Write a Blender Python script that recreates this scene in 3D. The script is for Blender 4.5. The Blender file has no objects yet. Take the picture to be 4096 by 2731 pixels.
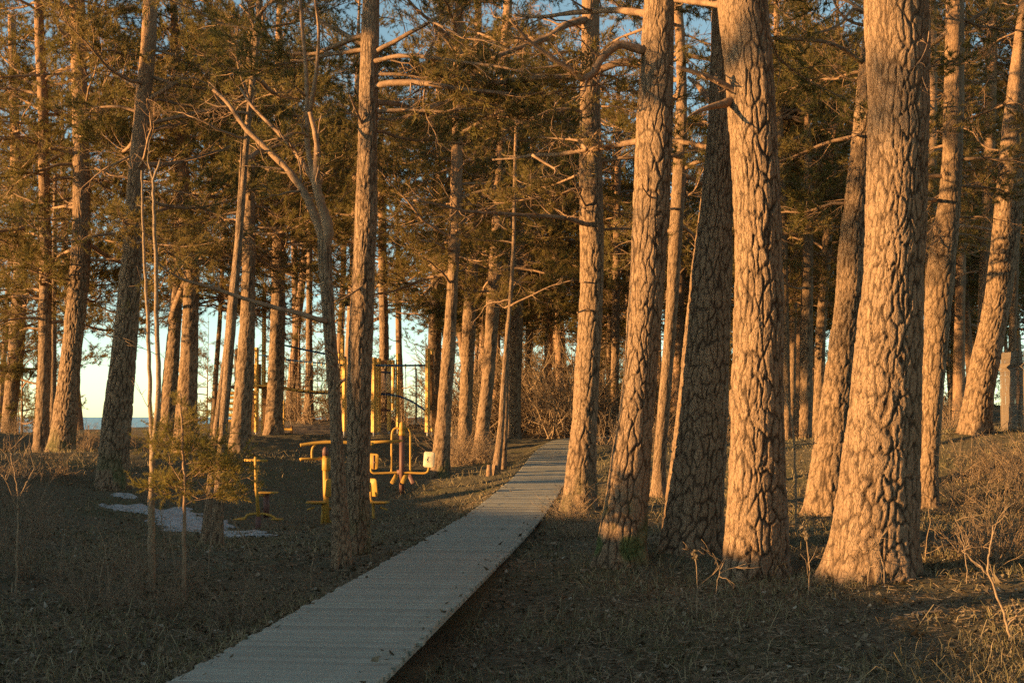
import bpy, math, random
import numpy as np
from mathutils import Vector

R = math.radians
random.seed(11)
rng = np.random.default_rng(7)
scene = bpy.context.scene
COL = scene.collection

# ------------------------------------------------------------------ camera
FPX = 4096 * 50.0 / 36.0          # focal length in photograph pixels
CAMZ = 1.6
PITCH = math.atan(300.0 / FPX)
cam_data = bpy.data.cameras.new('camera')
cam_data.lens = 50.0
cam_data.sensor_width = 36.0
cam_data.clip_end = 20000.0
cam = bpy.data.objects.new('camera', cam_data)
cam.location = (0, 0, CAMZ)
cam.rotation_euler = (math.pi / 2 + PITCH, 0, 0)
COL.objects.link(cam)
scene.camera = cam

# ------------------------------------------------------------------ sky, sun, exposure
SUN_EL, SUN_AZ = R(5.0), R(252.0)       # azimuth clockwise from +Y
SUN_DIR = Vector((math.sin(SUN_AZ) * math.cos(SUN_EL), math.cos(SUN_AZ) * math.cos(SUN_EL), math.sin(SUN_EL)))
world = bpy.data.worlds.new('World')
scene.world = world
world.use_nodes = True
wn = world.node_tree.nodes
sky = wn.new('ShaderNodeTexSky')
sky.sky_type = 'NISHITA'
sky.sun_disc = False
sky.sun_elevation = SUN_EL
sky.sun_rotation = SUN_AZ
sky.air_density = 0.47
sky.dust_density = 0.15
sky.ozone_density = 1.0
bg = wn['Background']
bg.inputs['Strength'].default_value = 0.13
tint = wn.new('ShaderNodeVectorMath')
tint.operation = 'MULTIPLY'
tint.inputs[1].default_value = (1.14, 1.05, 0.76)       # the film's muted blues, the same over the whole sky
world.node_tree.links.new(sky.outputs[0], tint.inputs[0])
world.node_tree.links.new(tint.outputs[0], bg.inputs[0])

sun_data = bpy.data.lights.new('sun', 'SUN')
sun_data.energy = 5.0
sun_data.angle = R(0.55)
sun_data.color = (1.0, 0.56, 0.205)
sun = bpy.data.objects.new('sun', sun_data)
sun.rotation_euler = SUN_DIR.to_track_quat('Z', 'Y').to_euler()
sun.location = (-30, -15, 20)
COL.objects.link(sun)

scene.view_settings.view_transform = 'Standard'
scene.view_settings.look = 'None'
scene.view_settings.gamma = 1.0
scene.view_settings.use_curve_mapping = False
scene.view_settings.exposure = 1.5
scene.render.engine = 'CYCLES'
cy = scene.cycles
cy.max_bounces = 6
cy.diffuse_bounces = 4
cy.glossy_bounces = 2
cy.transmission_bounces = 2
cy.transparent_max_bounces = 4
cy.use_denoising = False
cy.sample_clamp_indirect = 4.0

# ------------------------------------------------------------------ helpers
def at(u, v, Y):
    """World point on the ray through photograph pixel (u, v), at forward distance Y."""
    a, b = (u - 2048.0) / FPX, -(v - 1365.5) / FPX
    cp, sp = math.cos(PITCH), math.sin(PITCH)
    dy, dz = cp - b * sp, sp + b * cp
    k = Y / dy
    return np.array((a * k, Y, CAMZ + dz * k))

def smooth(a, b, x):
    t = np.clip((x - a) / (b - a), 0, 1)
    return t * t * (3 - 2 * t)

def hash2(ix, iy, seed):
    h = (ix.astype(np.int64) * 374761393 + iy.astype(np.int64) * 668265263 + seed * 974711) & 0x7fffffff
    h = ((h ^ (h >> 13)) * 1274126177) & 0x7fffffff
    h = ((h ^ (h >> 16)) * 2246822519) & 0x7fffffff
    return (h & 0xffffff) / float(0xffffff)

def vnoise(x, y, seed=0, per=None):
    ix, iy = np.floor(x).astype(np.int64), np.floor(y).astype(np.int64)
    fx, fy = x - ix, y - iy
    fx, fy = fx * fx * (3 - 2 * fx), fy * fy * (3 - 2 * fy)
    jx = ix + 1
    if per:
        ix, jx = np.mod(ix, per), np.mod(jx, per)
    a, b = hash2(ix, iy, seed), hash2(jx, iy, seed)
    c, d = hash2(ix, iy + 1, seed), hash2(jx, iy + 1, seed)
    return (a * (1 - fx) + b * fx) * (1 - fy) + (c * (1 - fx) + d * fx) * fy

def fbm(x, y, seed=0, oct=4):
    s, a, t = 0, 0.5, 0
    for k in range(oct):
        s = s + a * vnoise(x * 2 ** k, y * 2 ** k, seed + k)
        t += a
        a *= 0.5
    return s / t

def cells(u, v, n, seed):
    """Jittered-grid cellular noise periodic in u: returns F2 - F1 and a random value per cell."""
    iu, iv = np.floor(u).astype(np.int64), np.floor(v).astype(np.int64)
    f1 = np.full(u.shape, 9.0); f2 = np.full(u.shape, 9.0); rid = np.zeros(u.shape)
    for di in (-1, 0, 1):
        for dj in (-1, 0, 1):
            cu, cv = iu + di, iv + dj
            m = np.mod(cu, n)
            off = 0.5 * (np.mod(cv, 2))
            pu = cu + 0.1 + 0.8 * hash2(m, cv, seed) + off - 0.25
            pv = cv + 0.1 + 0.8 * hash2(m, cv, seed + 1)
            d = np.hypot(u - pu, v - pv)
            r = hash2(m, cv, seed + 2)
            near = d < f1
            f2 = np.where(near, f1, np.minimum(f2, d))
            rid = np.where(near, r, rid)
            f1 = np.where(near, d, f1)
    return f2 - f1, rid

def mesh_np(name, verts, quads=None, tris=None, mats=(), quad_mat=None, tri_mat=None, shade=True, attrs=None):
    me = bpy.data.meshes.new(name)
    verts = np.asarray(verts, dtype=np.float32).reshape(-1, 3)
    q = np.zeros((0, 4), np.int32) if quads is None else np.asarray(quads, np.int32).reshape(-1, 4)
    t = np.zeros((0, 3), np.int32) if tris is None else np.asarray(tris, np.int32).reshape(-1, 3)
    me.vertices.add(len(verts)); me.vertices.foreach_set('co', verts.ravel())
    me.loops.add(q.size + t.size)
    me.loops.foreach_set('vertex_index', np.concatenate([q.ravel(), t.ravel()]))
    me.polygons.add(len(q) + len(t))
    st = np.concatenate([np.arange(len(q)) * 4, q.size + np.arange(len(t)) * 3]).astype(np.int32)
    me.polygons.foreach_set('loop_start', st)
    for m in mats:
        me.materials.append(m)
    if quad_mat is not None or tri_mat is not None:
        mi = np.concatenate([np.broadcast_to(0 if quad_mat is None else quad_mat, len(q)), np.broadcast_to(0 if tri_mat is None else tri_mat, len(t))]).astype(np.int32)
        me.polygons.foreach_set('material_index', mi)
    me.polygons.foreach_set('use_smooth', np.full(len(q) + len(t), bool(shade)))
    if attrs:
        for k, arr in attrs.items():
            a = me.attributes.new(k, 'FLOAT', 'POINT')
            a.data.foreach_set('value', np.asarray(arr, np.float32).ravel())
    me.update(calc_edges=True)
    return me

def link(name, data, parent=None, loc=None, rot=None, scale=None):
    o = bpy.data.objects.new(name, data)
    COL.objects.link(o)
    if parent is not None:
        o.parent = parent
    if loc is not None:
        o.location = loc
    if rot is not None:
        o.rotation_euler = rot
    if scale is not None:
        o.scale = (scale,) * 3 if isinstance(scale, (int, float)) else scale
    return o

def tag(o, label=None, cat=None, group=None, kind=None):
    for k, v in (('label', label), ('category', cat), ('group', group), ('kind', kind)):
        if v:
            o[k] = v
    return o

class MB:
    """Collects tubes, boxes and loose faces, then makes one mesh."""
    def __init__(self):
        self.v, self.q, self.t, self.n = [], [], [], 0
    def add(self, v, q=None, t=None):
        v = np.asarray(v, float).reshape(-1, 3)
        if q is not None and len(q): self.q.append(np.asarray(q, np.int64).reshape(-1, 4) + self.n)
        if t is not None and len(t): self.t.append(np.asarray(t, np.int64).reshape(-1, 3) + self.n)
        self.v.append(v); self.n += len(v)
    def tube(self, pts, rad, sides=6, cap=True):
        pts = np.asarray(pts, float).reshape(-1, 3); k = len(pts)
        rad = np.broadcast_to(np.asarray(rad, float), (k,)) if np.ndim(rad) == 0 or len(np.atleast_1d(rad)) == k else np.linspace(rad[0], rad[1], k)
        tan = np.gradient(pts, axis=0); tan /= np.linalg.norm(tan, axis=1, keepdims=True) + 1e-9
        mt = tan.mean(0); ref = np.eye(3)[np.argmin(np.abs(mt))]
        a = np.cross(tan, ref); a /= np.linalg.norm(a, axis=1, keepdims=True) + 1e-9
        b = np.cross(tan, a)
        th = np.arange(sides) * 2 * np.pi / sides
        ring = pts[:, None] + rad[:, None, None] * (np.cos(th)[None, :, None] * a[:, None] + np.sin(th)[None, :, None] * b[:, None])
        i = np.arange(k - 1)[:, None] * sides; j = np.arange(sides)[None]; j2 = (j + 1) % sides
        q = np.stack([i + j, i + j2, i + sides + j2, i + sides + j], -1).reshape(-1, 4)
        v = ring.reshape(-1, 3); t = None
        if cap:
            v = np.vstack([v, pts[:1], pts[-1:]])
            e = (k - 1) * sides; jj = np.arange(sides); jn = (jj + 1) % sides
            t = np.vstack([np.stack([np.full(sides, k * sides), jn, jj], -1), np.stack([np.full(sides, k * sides + 1), e + jj, e + jn], -1)])
        self.add(v, q, t)
    def box(self, c, s, rot=None, bev=0.0):
        c = np.asarray(c, float); h = np.asarray(s, float) / 2
        if bev > 0:
            hx, hy, hz = h; b = min(bev, 0.45 * min(s))
            ring = lambda z, k: [(-hx + k + (b if k == 0 else 0) * 0, -hy + k, z), (hx - k, -hy + k, z), (hx - k, hy - k, z), (-hx + k, hy - k, z)]
            v = np.array(ring(-hz, b) + ring(-hz + b, 0) + ring(hz - b, 0) + ring(hz, b))
            q = [(3, 2, 1, 0), (12, 13, 14, 15)]
            for l in range(3):
                for k in range(4):
                    a, d = l * 4 + k, l * 4 + (k + 1) % 4
                    q.append((a, d, d + 4, a + 4))
        else:
            v = np.array([(x, y, z) for z in (-1, 1) for x, y in ((-1, -1), (1, -1), (1, 1), (-1, 1))]) * h
            q = [(3, 2, 1, 0), (4, 5, 6, 7), (0, 1, 5, 4), (1, 2, 6, 5), (2, 3, 7, 6), (3, 0, 4, 7)]
        if rot is not None:
            v = v @ np.asarray(rot).T
        self.add(v + c, q)
    def mesh(self, name, mat, shade=True):
        return mesh_np(name, np.vstack(self.v), np.vstack(self.q) if self.q else None, np.vstack(self.t) if self.t else None, (mat,), shade=shade)
    def build(self, name, mat, parent=None, shade=True, **kw):
        return link(name, self.mesh(name, mat, shade), parent, **kw)

def rotz(a):
    c, s = math.cos(a), math.sin(a); return np.array([(c, -s, 0), (s, c, 0), (0, 0, 1)])
def rotx(a):
    c, s = math.cos(a), math.sin(a); return np.array([(1, 0, 0), (0, c, -s), (0, s, c)])
def roty(a):
    c, s = math.cos(a), math.sin(a); return np.array([(c, 0, s), (0, 1, 0), (-s, 0, c)])

# ------------------------------------------------------------------ materials
def mat(name):
    m = bpy.data.materials.new(name); m.use_nodes = True
    nt = m.node_tree; b = nt.nodes['Principled BSDF']
    b.inputs['Specular IOR Level'].default_value = 0.2
    return m, nt, b
def node(nt, t, **kw):
    n = nt.nodes.new(t)
    for k, v in kw.items():
        if k.startswith('i_'):
            n.inputs[k[2:]].default_value = v
        else:
            setattr(n, k, v)
    return n
def ramp(nt, fac, stops):
    r = nt.nodes.new('ShaderNodeValToRGB')
    cr = r.color_ramp
    while len(cr.elements) < len(stops): cr.elements.new(0.5)
    for e, (p, c) in zip(cr.elements, stops):
        e.position = p; e.color = (*c, 1)
    nt.links.new(fac, r.inputs[0]); return r.outputs[0]
def mixc(nt, fac, a, b, mode='MIX'):
    n = nt.nodes.new('ShaderNodeMix'); n.data_type = 'RGBA'; n.blend_type = mode
    for s, val in ((n.inputs[0], fac), (n.inputs[6], a), (n.inputs[7], b)):
        if hasattr(val, 'links'): nt.links.new(val, s)
        else: s.default_value = val if isinstance(val, (int, float)) else (*val, 1)
    return n.outputs[2]
def noise(nt, scale, detail=4, vec=None, rough=0.6, sc=None):
    n = node(nt, 'ShaderNodeTexNoise'); n.inputs['Scale'].default_value = scale
    n.inputs['Detail'].default_value = detail; n.inputs['Roughness'].default_value = rough
    if vec is not None:
        if sc is not None:
            mp = node(nt, 'ShaderNodeMapping'); mp.inputs['Scale'].default_value = sc
            nt.links.new(vec, mp.inputs[0]); vec = mp.outputs[0]
        nt.links.new(vec, n.inputs['Vector'])
    return n.outputs['Fac']
def bump(nt, b, h, strength, dist):
    n = node(nt, 'ShaderNodeBump'); n.inputs['Strength'].default_value = strength; n.inputs['Distance'].default_value = dist
    nt.links.new(h, n.inputs['Height']); nt.links.new(n.outputs[0], b.inputs['Normal'])
def objco(nt): return node(nt, 'ShaderNodeTexCoord').outputs['Object']
def attr(nt, name): return node(nt, 'ShaderNodeAttribute', attribute_name=name).outputs['Fac']

def make_bark():
    m, nt, b = mat('pine_bark'); oc = objco(nt)
    rnd = node(nt, 'ShaderNodeObjectInfo').outputs['Random']
    tone = mixc(nt, attr(nt, 'tone'), (0.23, 0.15, 0.09), (0.38, 0.25, 0.15))
    n1 = noise(nt, 9, 5, oc, 0.7, (1, 1, 0.3))
    c = mixc(nt, ramp(nt, n1, [(0.35, (0, 0, 0)), (0.7, (1, 1, 1))]), tone, (0.30, 0.215, 0.14))
    n2 = noise(nt, 60, 4, oc, 0.75, (1, 1, 0.35))
    c = mixc(nt, 0.45, c, ramp(nt, n2, [(0.3, (0.13, 0.08, 0.05)), (0.7, (0.47, 0.32, 0.205))]))
    vo = node(nt, 'ShaderNodeTexVoronoi', feature='DISTANCE_TO_EDGE'); vo.inputs['Scale'].default_value = 26
    mp = node(nt, 'ShaderNodeMapping'); mp.inputs['Scale'].default_value = (1, 1, 0.38); wp = node(nt, 'ShaderNodeTexNoise'); wp.inputs['Scale'].default_value = 18; nt.links.new(oc, wp.inputs[0])
    ws = node(nt, 'ShaderNodeVectorMath', operation='SCALE'); nt.links.new(wp.outputs['Color'], ws.inputs[0]); ws.inputs['Scale'].default_value = 0.05
    wa = node(nt, 'ShaderNodeVectorMath', operation='ADD'); nt.links.new(oc, wa.inputs[0]); nt.links.new(ws.outputs[0], wa.inputs[1])
    nt.links.new(wa.outputs[0], mp.inputs[0]); nt.links.new(mp.outputs[0], vo.inputs['Vector'])
    fl = ramp(nt, vo.outputs['Distance'], [(0.0, (0, 0, 0)), (0.09, (1, 1, 1))])
    c = mixc(nt, 0.35, c, mixc(nt, fl, (0.10, 0.07, 0.05), c))
    c = mixc(nt, attr(nt, 'groove'), c, (0.07, 0.046, 0.03))
    c = mixc(nt, attr(nt, 'moss'), c, ramp(nt, n2, [(0.3, (0.045, 0.07, 0.02)), (0.7, (0.13, 0.17, 0.06))]))
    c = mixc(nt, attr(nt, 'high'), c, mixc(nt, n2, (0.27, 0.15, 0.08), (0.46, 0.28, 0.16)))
    nt.links.new(c, b.inputs['Base Color']); b.inputs['Roughness'].default_value = 0.92
    hs = node(nt, 'ShaderNodeMath', operation='MULTIPLY_ADD'); nt.links.new(fl, hs.inputs[0]); hs.inputs[1].default_value = 0.5; nt.links.new(n2, hs.inputs[2])
    bump(nt, b, hs.outputs[0], 1.0, 0.014)
    return m
def make_bark_far():
    m, nt, b = mat('distant_pine_bark'); oc = objco(nt)
    n1 = noise(nt, 7, 5, oc, 0.75, (1, 1, 0.25))
    c = ramp(nt, n1, [(0.3, (0.09, 0.06, 0.045)), (0.5, (0.27, 0.17, 0.105)), (0.75, (0.43, 0.28, 0.17))])
    nt.links.new(c, b.inputs['Base Color']); b.inputs['Roughness'].default_value = 0.92
    bump(nt, b, n1, 1.0, 0.05)
    return m
def make_twig(name, a, c2, sc=12):
    m, nt, b = mat(name); oc = objco(nt)
    n1 = noise(nt, sc, 4, oc)
    nt.links.new(ramp(nt, n1, [(0.3, a), (0.7, c2)]), b.inputs['Base Color']); b.inputs['Roughness'].default_value = 0.9
    bump(nt, b, noise(nt, sc * 5, 3, oc), 0.6, 0.01)
    return m
def make_needles(name, a, c2, c3):
    m, nt, b = mat(name)
    rnd = node(nt, 'ShaderNodeNewGeometry').outputs['Random Per Island']
    rob = node(nt, 'ShaderNodeObjectInfo').outputs['Random']
    add = node(nt, 'ShaderNodeMath', operation='MULTIPLY_ADD'); nt.links.new(rob, add.inputs[0]); add.inputs[1].default_value = 0.45
    mul = node(nt, 'ShaderNodeMath', operation='MULTIPLY'); nt.links.new(rnd, mul.inputs[0]); mul.inputs[1].default_value = 0.55
    nt.links.new(mul.outputs[0], add.inputs[2])
    c = ramp(nt, add.outputs[0], [(0.0, a), (0.5, c2), (1.0, c3)])
    nt.links.new(c, b.inputs['Base Color']); b.inputs['Roughness'].default_value = 0.6
    tr = node(nt, 'ShaderNodeBsdfTranslucent'); nt.links.new(c, tr.inputs['Color'])
    mx = node(nt, 'ShaderNodeMixShader'); mx.inputs[0].default_value = 0.5
    nt.links.new(b.outputs[0], mx.inputs[1]); nt.links.new(tr.outputs[0], mx.inputs[2])
    nt.links.new(mx.outputs[0], nt.nodes['Material Output'].inputs[0])
    return m
def make_island(name, stops, rough=0.9):
    m, nt, b = mat(name)
    rnd = node(nt, 'ShaderNodeNewGeometry').outputs['Random Per Island']
    nt.links.new(ramp(nt, rnd, stops), b.inputs['Base Color']); b.inputs['Roughness'].default_value = rough
    return m
def make_ground():
    m, nt, b = mat('forest_floor'); oc = objco(nt)
    n1 = noise(nt, 0.5, 5, oc, 0.6)
    n2 = noise(nt, 14, 6, oc, 0.8)
    n3 = noise(nt, 55, 5, oc, 0.8)
    c = ramp(nt, n2, [(0.25, (0.09, 0.077, 0.042)), (0.5, (0.19, 0.16, 0.095)), (0.72, (0.28, 0.23, 0.145))])
    c = mixc(nt, 0.5, c, ramp(nt, n3, [(0.3, (0.06, 0.05, 0.03)), (0.7, (0.24, 0.2, 0.13))]))
    c = mixc(nt, ramp(nt, n1, [(0.52, (0, 0, 0)), (0.68, (0.5, 0.5, 0.5))]), c, (0.09, 0.105, 0.035))
    c = mixc(nt, attr(nt, 'bare'), c, ramp(nt, n2, [(0.3, (0.13, 0.10, 0.075)), (0.7, (0.25, 0.195, 0.15))]))
    nt.links.new(c, b.inputs['Base Color']); b.inputs['Roughness'].default_value = 0.95
    ad = node(nt, 'ShaderNodeMath', operation='MULTIPLY_ADD'); nt.links.new(n3, ad.inputs[0]); ad.inputs[1].default_value = 0.4; nt.links.new(n2, ad.inputs[2])
    bump(nt, b, ad.outputs[0], 1.0, 0.05)
    return m
def make_plank():
    m, nt, b = mat('weathered_plank'); oc = objco(nt)
    rnd = node(nt, 'ShaderNodeObjectInfo').outputs['Random']
    n1 = noise(nt, 10, 5, oc, 0.7, (0.35, 9, 3))
    n2 = noise(nt, 3, 4, oc, 0.6)
    c = ramp(nt, n1, [(0.3, (0.26, 0.25, 0.205)), (0.65, (0.42, 0.405, 0.34))])
    c = mixc(nt, ramp(nt, n2, [(0.45, (0, 0, 0)), (0.75, (0.5, 0.5, 0.5))]), c, (0.30, 0.27, 0.205))
    sc = node(nt, 'ShaderNodeMapRange'); nt.links.new(rnd, sc.inputs[0]); sc.inputs[3].default_value = 0.86; sc.inputs[4].default_value = 1.1
    c2 = node(nt, 'ShaderNodeVectorMath', operation='SCALE'); nt.links.new(c, c2.inputs[0]); nt.links.new(sc.outputs[0], c2.inputs['Scale'])
    nt.links.new(c2.outputs[0], b.inputs['Base Color']); b.inputs['Roughness'].default_value = 0.8
    bump(nt, b, n1, 0.5, 0.004)
    return m
def make_paint(name, col, wear=(0.2, 0.12, 0.07), amt=0.62, rough=0.5):
    m, nt, b = mat(name); oc = objco(nt)
    n1 = noise(nt, 14, 5, oc, 0.7)
    n2 = noise(nt, 3, 3, oc)
    c = mixc(nt, ramp(nt, n1, [(amt, (0, 0, 0)), (amt + 0.12, (1, 1, 1))]), col, wear)
    c = mixc(nt, ramp(nt, n2, [(0.4, (0, 0, 0)), (0.8, (0.35, 0.35, 0.35))]), c, tuple(x * 0.6 for x in col))
    nt.links.new(c, b.inputs['Base Color']); b.inputs['Roughness'].default_value = rough
    bump(nt, b, n1, 0.2, 0.004)
    return m

BARK = make_bark(); BARKF = make_bark_far()
TWIG = make_twig('branch_bark', (0.17, 0.105, 0.065), (0.38, 0.25, 0.155))
TWIGD = make_twig('dry_twig_bark', (0.19, 0.135, 0.09), (0.37, 0.265, 0.17), 30)
NEED = make_needles('pine_needles', (0.11, 0.11, 0.03), (0.21, 0.165, 0.05), (0.33, 0.225, 0.095))
NEEDY = make_needles('young_pine_needles', (0.16, 0.15, 0.035), (0.25, 0.205, 0.05), (0.35, 0.26, 0.09))
GROUND = make_ground(); PLANK = make_plank()
LITTER = make_island('dead_leaves', [(0, (0.06, 0.045, 0.027)), (0.4, (0.13, 0.095, 0.058)), (0.8, (0.21, 0.16, 0.1)), (0.97, (0.30, 0.24, 0.17)), (1, (0.42, 0.38, 0.3))])
STRAW = make_island('dry_grass_straw', [(0, (0.10, 0.09, 0.04)), (0.5, (0.22, 0.18, 0.095)), (1, (0.36, 0.28, 0.17))])
YELLOW = make_paint('yellow_paint', (0.50, 0.29, 0.06))
YWOOD = make_paint('yellow_timber', (0.66, 0.39, 0.09), (0.42, 0.25, 0.08), 0.7)
BWOOD = make_paint('brown_timber', (0.20, 0.115, 0.06), (0.11, 0.07, 0.04), 0.6)
RUST = make_paint('rusty_brown_paint', (0.17, 0.09, 0.075), (0.10, 0.05, 0.03), 0.6)
CREAM = make_paint('cream_paint', (0.60, 0.53, 0.38), (0.42, 0.35, 0.22), 0.68)
BLUE = make_paint('blue_rope', (0.025, 0.085, 0.20), (0.02, 0.05, 0.10), 0.6, 0.7)
DARK = make_paint('dark_rope', (0.03, 0.03, 0.032), (0.05, 0.045, 0.04), 0.6, 0.7)
FENCE = make_paint('weathered_wire', (0.26, 0.20, 0.145), (0.16, 0.11, 0.07), 0.6, 0.6)
STEEL = make_paint('galvanised_steel', (0.45, 0.44, 0.42), (0.28, 0.25, 0.22), 0.62, 0.4)

# ------------------------------------------------------------------ terrain
PATH = np.array([(-2.9, -6, 0), (-2.27, 0, 0), (-1.46, 8.5, 0), (-0.57, 18, 0), (-0.02, 24.2, 0.01), (0.72, 34, 0.2), (1.3, 44, 0.5), (2.0, 52, 0.73), (3.5, 60, 0.76), (6.5, 70, 0.85)], float)
def path_curve():
    t = np.arange(len(PATH)); tt = np.linspace(0, len(PATH) - 1, 2000)
    P = np.stack([np.interp(tt, t, PATH[:, k]) for k in range(3)], -1)
    k = np.ones(161) / 161
    Q = np.stack([np.convolve(np.pad(P[:, c], 80, mode='edge'), k, 'valid') for c in range(3)], -1)
    s = np.concatenate([[0], np.cumsum(np.linalg.norm(np.diff(Q, axis=0), axis=1))])
    return Q, s
PC, PS = path_curve()
def path_at(y):
    o = np.argsort(PC[:, 1]); return np.interp(y, PC[o, 1], PC[o, 0]), np.interp(y, PC[o, 1], PC[o, 2])

def bp(u, v, d):
    p = at(u, v, d); return tuple(p)
CTRL = [bp(*q) for q in (
    (2320, 2036, 24.2), (2470, 2255, 16.2), (3032, 2330, 15.3), (3480, 2295, 14.0), (2755, 2190, 16.75), (2634, 1969, 28), (3285, 2050, 22.0),
    (3707, 2028, 24.5), (3910, 1725, 30), (1437, 2216, 17), (1366, 2254, 16), (1760, 1916, 37), (1915, 1850, 45), (1855, 1810, 50), (1983, 1891, 35),
    (2055, 1761, 56), (868, 2192, 20.3), (447, 1944, 29), (245, 1818, 36.2), (160, 1840, 37.5), (26, 1765, 50), (657, 1760, 45), (745, 1840, 38), (957, 1812, 36),
    (1095, 1732, 50), (1232, 1682, 62), (1710, 1742, 52), (1500, 1745, 52), (1250, 1745, 52), (1020, 1745, 51), (1020, 2123, 26), (1305, 2092, 28), (1607, 1975, 33), (605, 2368, 14.6), (738, 2400, 14.2),
    (62, 2395, 14.2), (4060, 1730, 31), (3220, 1765, 46), (2700, 1790, 50), (0, 1755, 40), (3900, 2120, 19), (4000, 2400, 12.5))]
CTRL += [(-2.6, 8.5, -0.06), (-3.2, 4, -0.05), (-0.3, 8.5, -0.3), (0.25, 13, -0.27), (0.6, 18, -0.13), (0.9, 23, -0.03), (3.2, 9, -0.12), (2, 5, -0.2), (6, 8, 0.0), (-1.5, 18, -0.05), (-0.9, 23.5, -0.05), (-0.1, 31, 0.03),
         (-10, 14, 0.75), (-13.5, 13, 1.55), (-12, 10, 1.25), (-12, 5, 1.15), (-12, 0, 1.1), (-14, 18, 1.0), (-16, 24, 1.0), (-20, 32, 1.2), (-22, 45, 1.2), (-20, 60, 0.9), (-16, 80, 0.6), (0, 80, 1.2), (20, 80, 1.8), (25, 50, 1.9), (22, 30, 1.8), (16, 15, 0.9), (14, 0, 0.5), (0, -15, 0), (-12, -15, 0.8), (14, -15, 0.3), (5, 95, 1.5), (-12, 95, 0.5)]
CTRL += [(x, y, z - 0.04) for x, y, z in PC[900::110]]
CTRL = np.array(CTRL)
def _tps_fit(P):
    d = np.linalg.norm(P[:, None, :2] - P[None, :, :2], axis=-1) / 10
    K = d * d * np.log(d + 1e-9) + np.eye(len(P)) * 0.002
    A = np.hstack([np.ones((len(P), 1)), P[:, :2] / 10])
    M = np.block([[K, A], [A.T, np.zeros((3, 3))]])
    return np.linalg.solve(M, np.concatenate([P[:, 2], np.zeros(3)]))
W_TPS = _tps_fit(CTRL)
def ground(x, y, rough=True):
    x = np.atleast_1d(np.asarray(x, float)); y = np.atleast_1d(np.asarray(y, float))
    xc, yc = np.clip(x, -26, 27), np.clip(y, -16, 96)
    z = W_TPS[-3] + W_TPS[-2] * xc / 10 + W_TPS[-1] * yc / 10
    for k, (px, py, _) in enumerate(CTRL):
        d = np.hypot(xc - px, yc - py) / 10
        z = z + W_TPS[k] * d * d * np.log(d + 1e-9)
    z = np.clip(z, -1.2, 3.0)
    far = smooth(0, 60, np.maximum(np.maximum(x - 27, y - 96), -16 - y))
    z = z * (1 - far) + 1.2 * far
    z = z * smooth(-46, -27, x) + (-6.0) * (1 - smooth(-46, -27, x))
    if rough:
        z = z + (fbm(x * 0.7, y * 0.7, 5, 4) - 0.5) * 0.14 + (fbm(x * 4, y * 4, 9, 3) - 0.5) * 0.055
    px, pz = path_at(y)
    s = np.abs(x - px); onp = (y > -6) & (y < 70)
    left = x < px
    edge = np.where(left, pz - 0.035, np.maximum(np.minimum(z, pz - 0.02), pz - 0.30))
    w = 1 - smooth(0.62, 1.2, s)
    zz = np.where(left, z * (1 - w) + edge * w, np.minimum(z, z * (1 - w) + edge * w))
    under = np.minimum(zz, pz - 0.12)
    zz = np.where(s < 0.60, under, zz)
    return np.where(onp, zz, z)
def gz(x, y):
    return float(ground(x, y, True)[0])

def make_terrain():
    def axis(segs):
        out = []
        for a, b, st in segs:
            out.append(np.arange(a, b, st))
        return np.unique(np.concatenate(out + [np.array([segs[-1][1]])]).round(4))
    X = axis([(-4000, -300, 700), (-300, -60, 40), (-60, -20, 2.0), (-20, -9, 0.35), (-9, 9, 0.075), (9, 20, 0.3), (20, 60, 2.5), (60, 300, 40), (300, 4000, 700)])
    Y = axis([(-4000, -300, 700), (-300, -30, 30), (-30, 4, 1.5), (4, 7, 0.2), (7, 20, 0.06), (20, 32, 0.1), (32, 60, 0.25), (60, 100, 1.5), (100, 300, 20), (300, 4000, 500)])
    gx, gy = np.meshgrid(X, Y)
    z = ground(gx.ravel(), gy.ravel())
    nx, ny = len(X), len(Y)
    i = np.arange(ny - 1)[:, None] * nx + np.arange(nx - 1)[None]
    q = np.stack([i, i + 1, i + nx + 1, i + nx], -1).reshape(-1, 4)
    gxr, gyr = gx.ravel(), gy.ravel()
    bare = np.maximum(smooth(6, 0, np.hypot((gxr + 8.5) / 1.3, (gyr - 57))) * 0.9, 0.8 * smooth(-20, -26, gxr))
    me = mesh_np('ground', np.stack([gxr, gyr, z], -1), q, None, (GROUND,), attrs={'bare': bare})
    return tag(link('ground', me), 'brown forest floor of needles and dead leaves', None, None, 'structure')
make_terrain()

def make_sea():
    m, nt, b = mat('sea_water'); oc = objco(nt)
    b.inputs['Base Color'].default_value = (0.03, 0.055, 0.065, 1); b.inputs['Roughness'].default_value = 0.25
    b.inputs['Specular IOR Level'].default_value = 0.5
    bump(nt, b, noise(nt, 0.6, 4, oc), 0.4, 0.3)
    v = [(-9000, -9000, -2.5), (9000, -9000, -2.5), (9000, 9000, -2.5), (-9000, 9000, -2.5)]
    tag(link('sea', mesh_np('sea', v, [(0, 1, 2, 3)], None, (m,))), 'pale sea beyond the trees', None, None, 'structure')
make_sea()

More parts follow.
